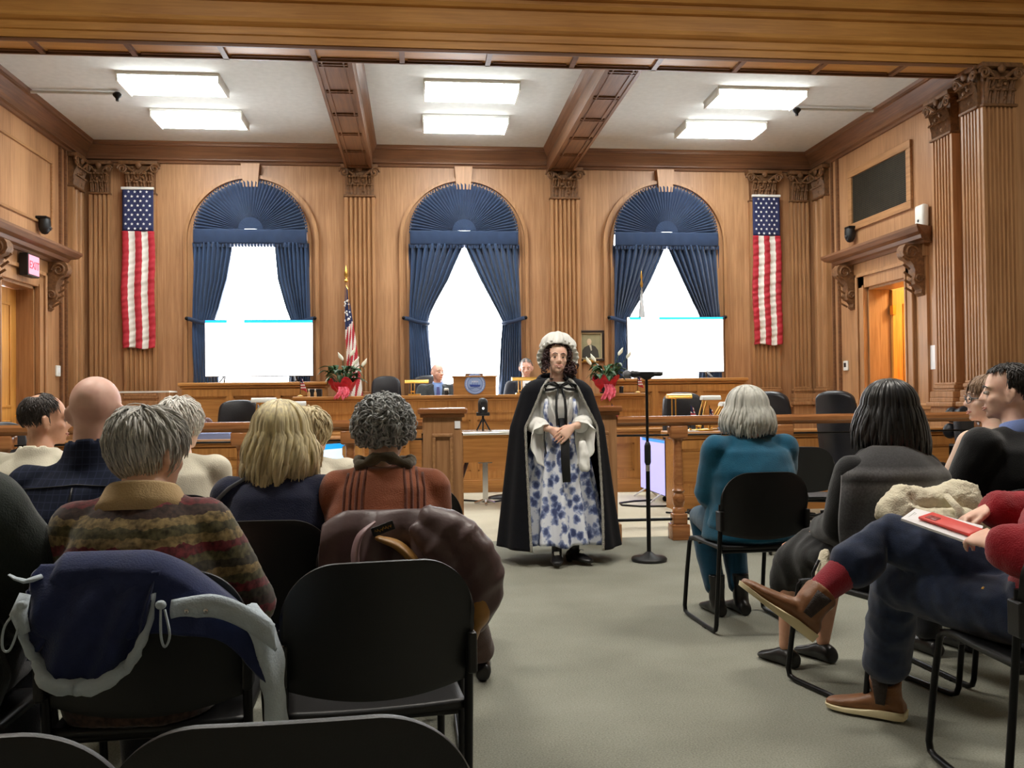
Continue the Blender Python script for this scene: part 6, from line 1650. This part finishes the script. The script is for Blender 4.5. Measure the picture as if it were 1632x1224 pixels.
# ribbon bow with long tails
mb = MB()
for s in (-1, 1):
    mb.tube([(0,.115,1.285),(s*.05,.15,1.312),(s*.115,.15,1.288),(s*.11,.152,1.255),(s*.05,.15,1.262),(0,.118,1.28)], [.012,.022,.024,.024,.022,.012], 8, sy=.35)
    mb.tube([(s*.010,.12,1.28),(s*.030,.148,1.20),(s*.035,.165,1.10),(s*.03,.185,1.0)], [.018,.028,.032,.034], 8, sy=.3)
mb.tube([(.0,.17,1.05),(-.015,.245,.90),(-.01,.268,.78),(-.015,.285,.60)], [.026,.032,.034,.030], 8, sy=.3)
mb.tube([(.12,.14,1.04),(.13,.20,.9),(.12,.22,.8)], [.012,.018,.016], 8, sy=.3)
mb.ball((0,.128,1.283), (.020,.016,.02), 12, 8)
mb.tube([(-.085,-.0,1.32),(-.06,.06,1.30),(0,.115,1.288),(.06,.06,1.30),(.085,0,1.32)], .012, 8)
mb.build('ribbon_bow', rib, pw, 180)
# shoes
for n, d in (('R', (.15,1,0)), ('L', (-.55,.85,0))):
    mb = MB(); an = J['an'+n]; shoe_mb(mb, an, d, h=.085, L=.245); dd = Vector(d).normalized(); mb.tube([an-dd*.05-V(0,0,.05), an-dd*.055-V(0,0,an.z-.004)], [.03,.022], 12)
    q = fuse(mb, 'buckle_shoe', blk_shoe, pw, .006, 2); mb = MB(); mb.box(-.02,.02,-.004,.004,-.015,.015,0,frame_to(an+dd*.075-V(0,0,.012), dd, (0,-.5,1)),b=.003); mb.build('buckle', M['chrome'], q)
    mb = MB(); mb.tube([an+V(0,0,-.03), an+V(0,0,.10)], [.036,.038], 14); mb.build('stocking', M['leather'], pw, 180)
# auburn curls and mob cap
ahm = hair_mat('auburn_curls', srgb(54, 26, 28), .5)
H = J['H']
hr = hair_curly(pw, H, ahm, 91, n=620, R=(.094,.104,.096), c=(0,-.016,.022), phimax=PI, thmax=2.15, r=.013, tk=.0042, region=lambda p, th: not (abs(p) > 2.2 and th > .80))
rnd = random.Random(92)
for i in range(130):
    if i in (0, 85): mb = MB()
    o_ = Vector((-.095+rnd.gauss(0,.020), -.0+rnd.gauss(0,.03), -.085+rnd.gauss(0,.024))) if i < 85 else Vector((.088+rnd.gauss(0,.010), .01+rnd.gauss(0,.025), -.04+rnd.gauss(0,.03)))
    o_ = H @ o_; ax = Vector((rnd.gauss(0,1), rnd.gauss(0,1), rnd.gauss(0,1))).normalized(); e1 = ax.orthogonal().normalized(); e2 = ax.cross(e1); rr = rnd.uniform(.010,.02)
    mb.tube([o_+e1*rr*math.cos(k*.8)+e2*rr*math.sin(k*.8)+ax*rr*(k/8-.5)*1.3 for k in range(9)], .0048, 5)
    if i in (84, 129): mb.build('side_curls', ahm, hr, 180)
cap = MB()
def puff(u, v):
    a = 2*PI*u; th = v*1.75; r = 1+.055*math.sin(a*15+th)*math.sin(th)+.06*math.sin(a*5+th*4)*math.sin(th)
    p = Vector((.128*r*math.sin(th)*math.cos(a), .118*r*math.sin(th)*math.sin(a), .108*math.cos(th)*(1+.04*math.sin(a*5))))
    return H @ (Matrix.Rotation(.25, 4, 'X') @ p + Vector((0,-.034,.088)))
cap.grid(puff, 90, 20); cp_ = cap.build('mob_cap', whl, pw, 180); cp_.modifiers.new('t', 'SOLIDIFY').thickness = .004
def frill(u, v):
    a = math.radians(-42+264*u); r = .112+.044*v*(1-.55*max(0, math.sin(a))); rip = .016*v*math.sin(u*PI*36)+.006*v*math.sin(u*PI*11)
    X_, U_, N_ = Vector((1,0,0)), Vector((0,.22,.975)), Vector((0,.975,-.22))
    p = Vector((0,.012,.010)) + X_*r*1.0*math.cos(a) + U_*(r*.98*math.sin(a)) + N_*(rip+.012-.045*(1-math.sin(a))*.5+.012*v)
    return H @ p
o = MB().grid(frill, 190, 8).build('frill', whl, cp_, 180); o.modifiers.new('t', 'SOLIDIFY').thickness = .003
MB().ball(H @ Vector((.080,.012,-.058)), (.006,.006,.009), 10, 8).build('earring', M['chrome'], pw)

# ================================================================ two men behind the dais desk
suitg = cloth('grey_suit', srgb(56, 60, 62)); suitd = cloth('navy_suit', srgb(26, 28, 38))
def dais_man(label, loc, hs, yaw, pitch, suit, shirt, tie, hair=None, smile=1):
    J = seated(hs, .205, .05, yaw=yaw, pitch=pitch, arms='desk', wk=1.12, dk=1.1, fy=.30)
    b = person(label, J, loc, PI, 'pink', face=True, smile=smile, voxel=.008, brow=hair_mat('brow_'+tie, srgb(120, 96, 80)))
    t = garment_top(b, J, 'suit_jacket', suit, .024, wr=dict(amp=.005, sc=(6,6,8), seed=95), sr=(.074,.066,.056,.046))
    c = J['neck']; fr = on_front(t, [(0, J['up'].z+.02), (0, J['chest'].z-.02)])
    mb = MB(); mb.loft([[(-.055+0, fr[0].y+.004, J['neck'].z+.01), (.055, fr[0].y+.004, J['neck'].z+.01)], [(-.06, fr[0].y+.008, fr[0].z), (.06, fr[0].y+.008, fr[0].z)], [(-.04, fr[1].y+.008, fr[1].z), (.04, fr[1].y+.008, fr[1].z)], [(-.01, fr[1].y+.008, fr[1].z-.14), (.01, fr[1].y+.008, fr[1].z-.14)]], closed=False)
    s_ = mb.build('shirt_front', shirt, t, 180); s_.modifiers.new('t', 'SOLIDIFY').thickness = .008
    mb = MB(); mb.loft([[c+Vector((r*1.05*math.cos(a), r*math.sin(a)+.004, z+.014*-math.sin(a))) for a in [2*PI*j/24 for j in range(24)]] for z, r in ((-.03,.088),(0,.078),(.038,.070),(.042,.062),(0,.06))]); mb.build('collar', shirt, t, 180)
    mb = MB(); mb.loft([[(-w, y_, z_), (w, y_, z_), (w, y_+.006, z_), (-w, y_+.006, z_)] for w, y_, z_ in ((.016, c.y+.085, c.z+.005), (.02, fr[0].y+.012, fr[0].z), (.032, fr[1].y+.014, fr[1].z), (.034, fr[1].y+.014, fr[1].z-.12))]); mb.build('tie', M[tie], t, 60)
    garment_legs(b, J, 'trousers', suit); shoes(b, J, blk_shoe)
    if hair: hair_short(b, J['H'], hair, 97, n=800, L=.03, phimax=2.95, thmax=1.85, off=.007, lift=.006, region=lambda p, th: not (abs(p) > 1.72 and th > .70) and not (abs(abs(p)-1.57) < .25 and th > 1.5))
    return b
def on_front(o, xs):
    bv = BVHTree.FromPolygons([v.co.copy() for v in o.data.vertices], [tuple(p.vertices) for p in o.data.polygons]); r = []
    for x, z in xs:
        h = bv.ray_cast(Vector((x, 2, z)), Vector((0, -1, 0))); r.append(h[0] if h[0] else Vector((x, .12, z)))
    return r
M['bluetie'] = mat('navy_tie', srgb(52, 58, 120), .5, var=.2); M['darktie'] = mat('dark_tie', srgb(30, 28, 40), .5)
dais_man('bald man in a grey suit and light blue shirt seated behind the dais desk', (.29, 12.50, .34), 1.03, .55, .02, suitg, cloth('light_blue_shirt', srgb(136, 166, 222)), 'bluetie')
dais_man('smiling man with short grey hair in a dark suit behind the dais desk', (1.51, 12.52, .34), 1.10, -.12, -.18, suitd, cloth('white_shirt', srgb(232, 232, 234)), 'darktie', hair_mat('grey_short', srgb(120, 116, 112)))

# ================================================================ coats over chairs
navyf = cloth('navy_fleece', srgb(42, 52, 92), var=.14, vs=30, bump=.2); paleb = cloth('pale_blue_lining', srgb(194, 208, 220), var=.10, rough=.6)
t = thing('fleece_jacket', 'navy fleece jacket with pale blue lining draped over a chair back', 'jacket', (-.62, 2.10, 0))
ox, oy = -.62, 2.10
def body(u, v):
    x = -.20+.48*u
    zt = .862 - .20*max(0, (u-.45)/.55)**1.6 - .05*max(0, (.10-u)/.1)
    ln = .13+.05*math.sin(u*5) if u > .4 else .16
    s = v*2-1
    fold = .012*math.sin(u*22+v*3)+.008*math.sin(u*9)
    if v < .35:
        q = v/.35; return (x, .05*(1-q)+.03 - .0*q+.02, zt-.14*(1-q)**1.3)
    q = (v-.35)/.65
    return (x+.02*q*(u-.3), .045-.095*min(1, q*4)**.8 - .03*q+fold*q, zt+.012*math.sin(min(1, q*4)*PI)-ln*max(0, q-.12)*1.1)
o = MB().grid(body, 50, 30).build('body', navyf, t, 180); o.modifiers.new('t', 'SOLIDIFY').thickness = .012
def hood(u, v):    # hanging bowl of the hood
    a = PI*u; w = .118+.0*v
    x = -.07 - .125*math.cos(a)*(1-.05*v); d = math.sin(a)
    z = .852 - v*(.055+.185*d**.75) ; y = -.03-.075*math.sin(min(1, v*1.3)*PI*.62)*(.35+.65*d) - .014*math.sin(u*26+v*5)*v - .008*math.sin(u*11-v*3)*v
    return (x - .03*v*(1-u), y, z)
o = MB().grid(hood, 56, 26).build('hood', navyf, t, 180); o.modifiers.new('t', 'SOLIDIFY').thickness = .010
rim = [Vector(hood(i/48, 1.0))+V(0,-.008,-.008) for i in range(49)]
mb = MB(); mb.tube(rim, [.013+.003*math.sin(i*1.7)+.016*math.sin(i/48*PI)**2 for i in range(49)], 9, sy=.6); mb.build('hood_rim', paleb, o, 180)
for i, (px, pz) in enumerate(((-.205,.78), (.075,.77))):
    mb = MB(); mb.tube(smooth_path([(px,-.10,pz),(px-.03,-.11,pz-.04),(px-.035,-.11,pz-.085),(px-.02,-.112,pz-.09),(px-.005,-.11,pz-.05),(px+.004,-.10,pz)] if i == 0 else [(px,-.10,pz),(px+.004,-.115,pz-.06),(px+.012,-.115,pz-.085),(px+.022,-.115,pz-.06),(px+.008,-.10,pz-.01)]), .0028, 6); mb.build('drawstring', paleb, t, 180)
    MB().ball((px,-.10,pz), (.012,.010,.010), 10, 6).build('cord_lock', paleb, t, 180)
def lining(u, v):
    x = .09+.22*u; z = .775+.012*math.sin(u*PI) - .11*max(0, u-.35)**1.5 - v*(.045+.015*u); return (x, -.075-.012*math.sin(v*PI)-.01*u, z)
o = MB().grid(lining, 24, 8).build('lining_placket', paleb, t, 180); o.modifiers.new('t', 'SOLIDIFY').thickness = .008
for x in (.125, .165): MB().ball((x,-.090,.752-.05*max(0,x-.15)), (.006,.003,.006), 10, 6).build('snap', M['chrome'], o, 180)
mb = MB(); mb.tube([(.235,-.03,.74),(.275,-.045,.70),(.295,-.04,.62),(.305,-.03,.52),(.31,-.03,.42),(.312,-.03,.34)], [.030,.036,.040,.040,.036,.034], 14, sy=.5); fuse(mb, 'sleeve', paleb, t, .009, 3, dict(amp=.012, sc=(12,12,8), seed=101))
mb = MB(); mb.tube([(-.185,-.05,.83),(-.20,-.06,.825),(-.215,-.062,.822),(-.235,-.06,.828),(-.25,-.055,.836)], [.012,.014,.010,.007,.004], 8, sy=.4); mb.tube([(-.205,-.085,.80),(-.215,-.095,.76),(-.20,-.10,.72)], [.012,.018,.012], 8); mb.build('cinched_edge', paleb, t, 180)

brn = mat('brown_satin', srgb(84, 62, 62), .42, var=.18, vs=8, bump=.1, bs=60, sheen=.1); goldl = mat('gold_lining', srgb(150, 108, 52), .45, var=.25, vs=8)
t = thing('brown_coat', 'shiny brown coat with a gold lining draped over the chair of the rust top', 'coat', (-.06, 2.88, 0))
def bcoat(u, v):
    x = -.235+.45*u
    zt = .853-.05*max(0, (abs(u-.48)-.30)/.2)**1.6
    q = v
    if q < .2: return (x, .07*(1-q/.2), zt-.10*(1-q/.2)**1.3)
    q = (q-.2)/.8
    f = (.040*abs(math.sin(u*8+1.6*q))+.012*math.sin(u*23+3*q+1)-.02)*min(1, .15+q*2.2)
    return (x*(1+.10*q), -.055*min(1, q*5)-.035*q+f, zt+.008*math.sin(min(1, q*5)*PI)-.34*max(0, q-.04))
o = MB().grid(bcoat, 80, 40).build('body', brn, t, 180); o.modifiers.new('t', 'SOLIDIFY').thickness = .008
mb = MB(); mb.tube([(.10,-.03,.82),(.17,-.06,.79),(.23,-.075,.72),(.262,-.07,.64),(.255,-.06,.57),(.225,-.05,.52)], [.045,.060,.068,.064,.056,.045], 16, round_cap=True); mb.tube([(.05,-.06,.80),(.12,-.085,.74),(.19,-.09,.68)], [.02,.04,.03], 12, round_cap=True)
fuse(mb, 'sleeve', brn, t, .009, 4, dict(amp=.013, sc=(6,6,15), seed=111, rot=.8))
mb = MB(); mb.tube([(.250,-.06,.585),(.250,-.065,.53),(.215,-.06,.45)], [.058,.056,.024], 14, sy=.6, round_cap=True); fuse(mb, 'gold_lining', goldl, t, .009, 3, dict(amp=.012, sc=(12,12,12), seed=112))
mb = MB(); mb.tube(smooth_path([(-.075,-.085,.825),(-.115,-.10,.79),(-.13,-.105,.73),(-.12,-.105,.66)]), smooth_r([.010,.022,.030,.032]), 10, sy=.35, round_cap=True); mb.build('lapel_fold', mat('mauve_satin', srgb(150, 122, 126), .4, var=.1), t, 180)
mb = MB(); mb.tube(smooth_path([(-.05,-.085,.775),(-.0,-.09,.755),(.05,-.085,.70),(.06,-.085,.64)]), smooth_r([.026,.040,.048,.044]), 12, sy=.35, round_cap=True); mb.build('inner_lining', goldl, t, 180)
lb = MB().box(-.035,.035,-.003,.003,-.014,.014,0,Matrix.Rotation(-.35,4,'Y'),b=.002).build('maker_label', M['black'], t); lb.location = (-.045,-.118,.812)
mb = MB(); mb.tube([(-.026+.0026*i, -.0045, .005*math.sin(i*1.9)+.0015*math.sin(i*.7)) for i in range(21)], .0011, 5, 0, Matrix.Rotation(-.35,4,'Y')); mb.build('label_script', M['brass'], lb)

crmf = cloth('cream_fleece', srgb(230, 222, 196), var=.06, vs=30, bump=.5, bs=160)
t = thing('cream_coat', 'fluffy cream coat bunched over the chair of the man in the black suit', 'coat', (1.88, 3.22, 0))
mb = MB(); mb.tube([(-.15,-.05,.76),(-.10,-.04,.805),(-.02,-.03,.795),(.06,-.03,.80),(.14,-.03,.79),(.18,-.03,.74)], [.055,.060,.05,.055,.07,.06], 16, round_cap=True)
mb.tube([(-.12,-.09,.76),(-.06,-.10,.73),(.02,-.10,.72),(.1,-.10,.72),(.15,-.09,.68)], [.04,.05,.055,.06,.06], 14, round_cap=True); mb.ball((.13,-.02,.80), (.085,.06,.075)); mb.ball((-.10,-.05,.80), (.06,.05,.05))
fuse(mb, 'body', crmf, t, .008, 3, dict(amp=.014, sc=(12,12,12), seed=121, fine=.3))
mb = MB(); mb.tube([(.03,-.10,.83),(.05,-.15,.78),(.04,-.16,.70),(.03,-.15,.62)], [.016,.02,.02,.02], 10, sy=.5); mb.build('belt', crmf, t, 180)
mb = MB(); mb.tube([(-.36,.02,.60),(-.37,.01,.56),(-.38,.0,.50),(-.36,.0,.43)], [.03,.04,.04,.03], 12, sy=.5, round_cap=True)
t2 = thing('cream_bag', 'cream bag edge showing behind the red sock', 'bag', (1.86, 3.22, 0)); fuse(mb, 'pouch', crmf, t2, .008, 2, dict(amp=.006, sc=(9,9,9), seed=122)); MB().tube([(-.39,.0,.59),(-.41,.01,.54),(-.40,.01,.47)], .006, 6).build('piping', M['leather'], t2, 180)
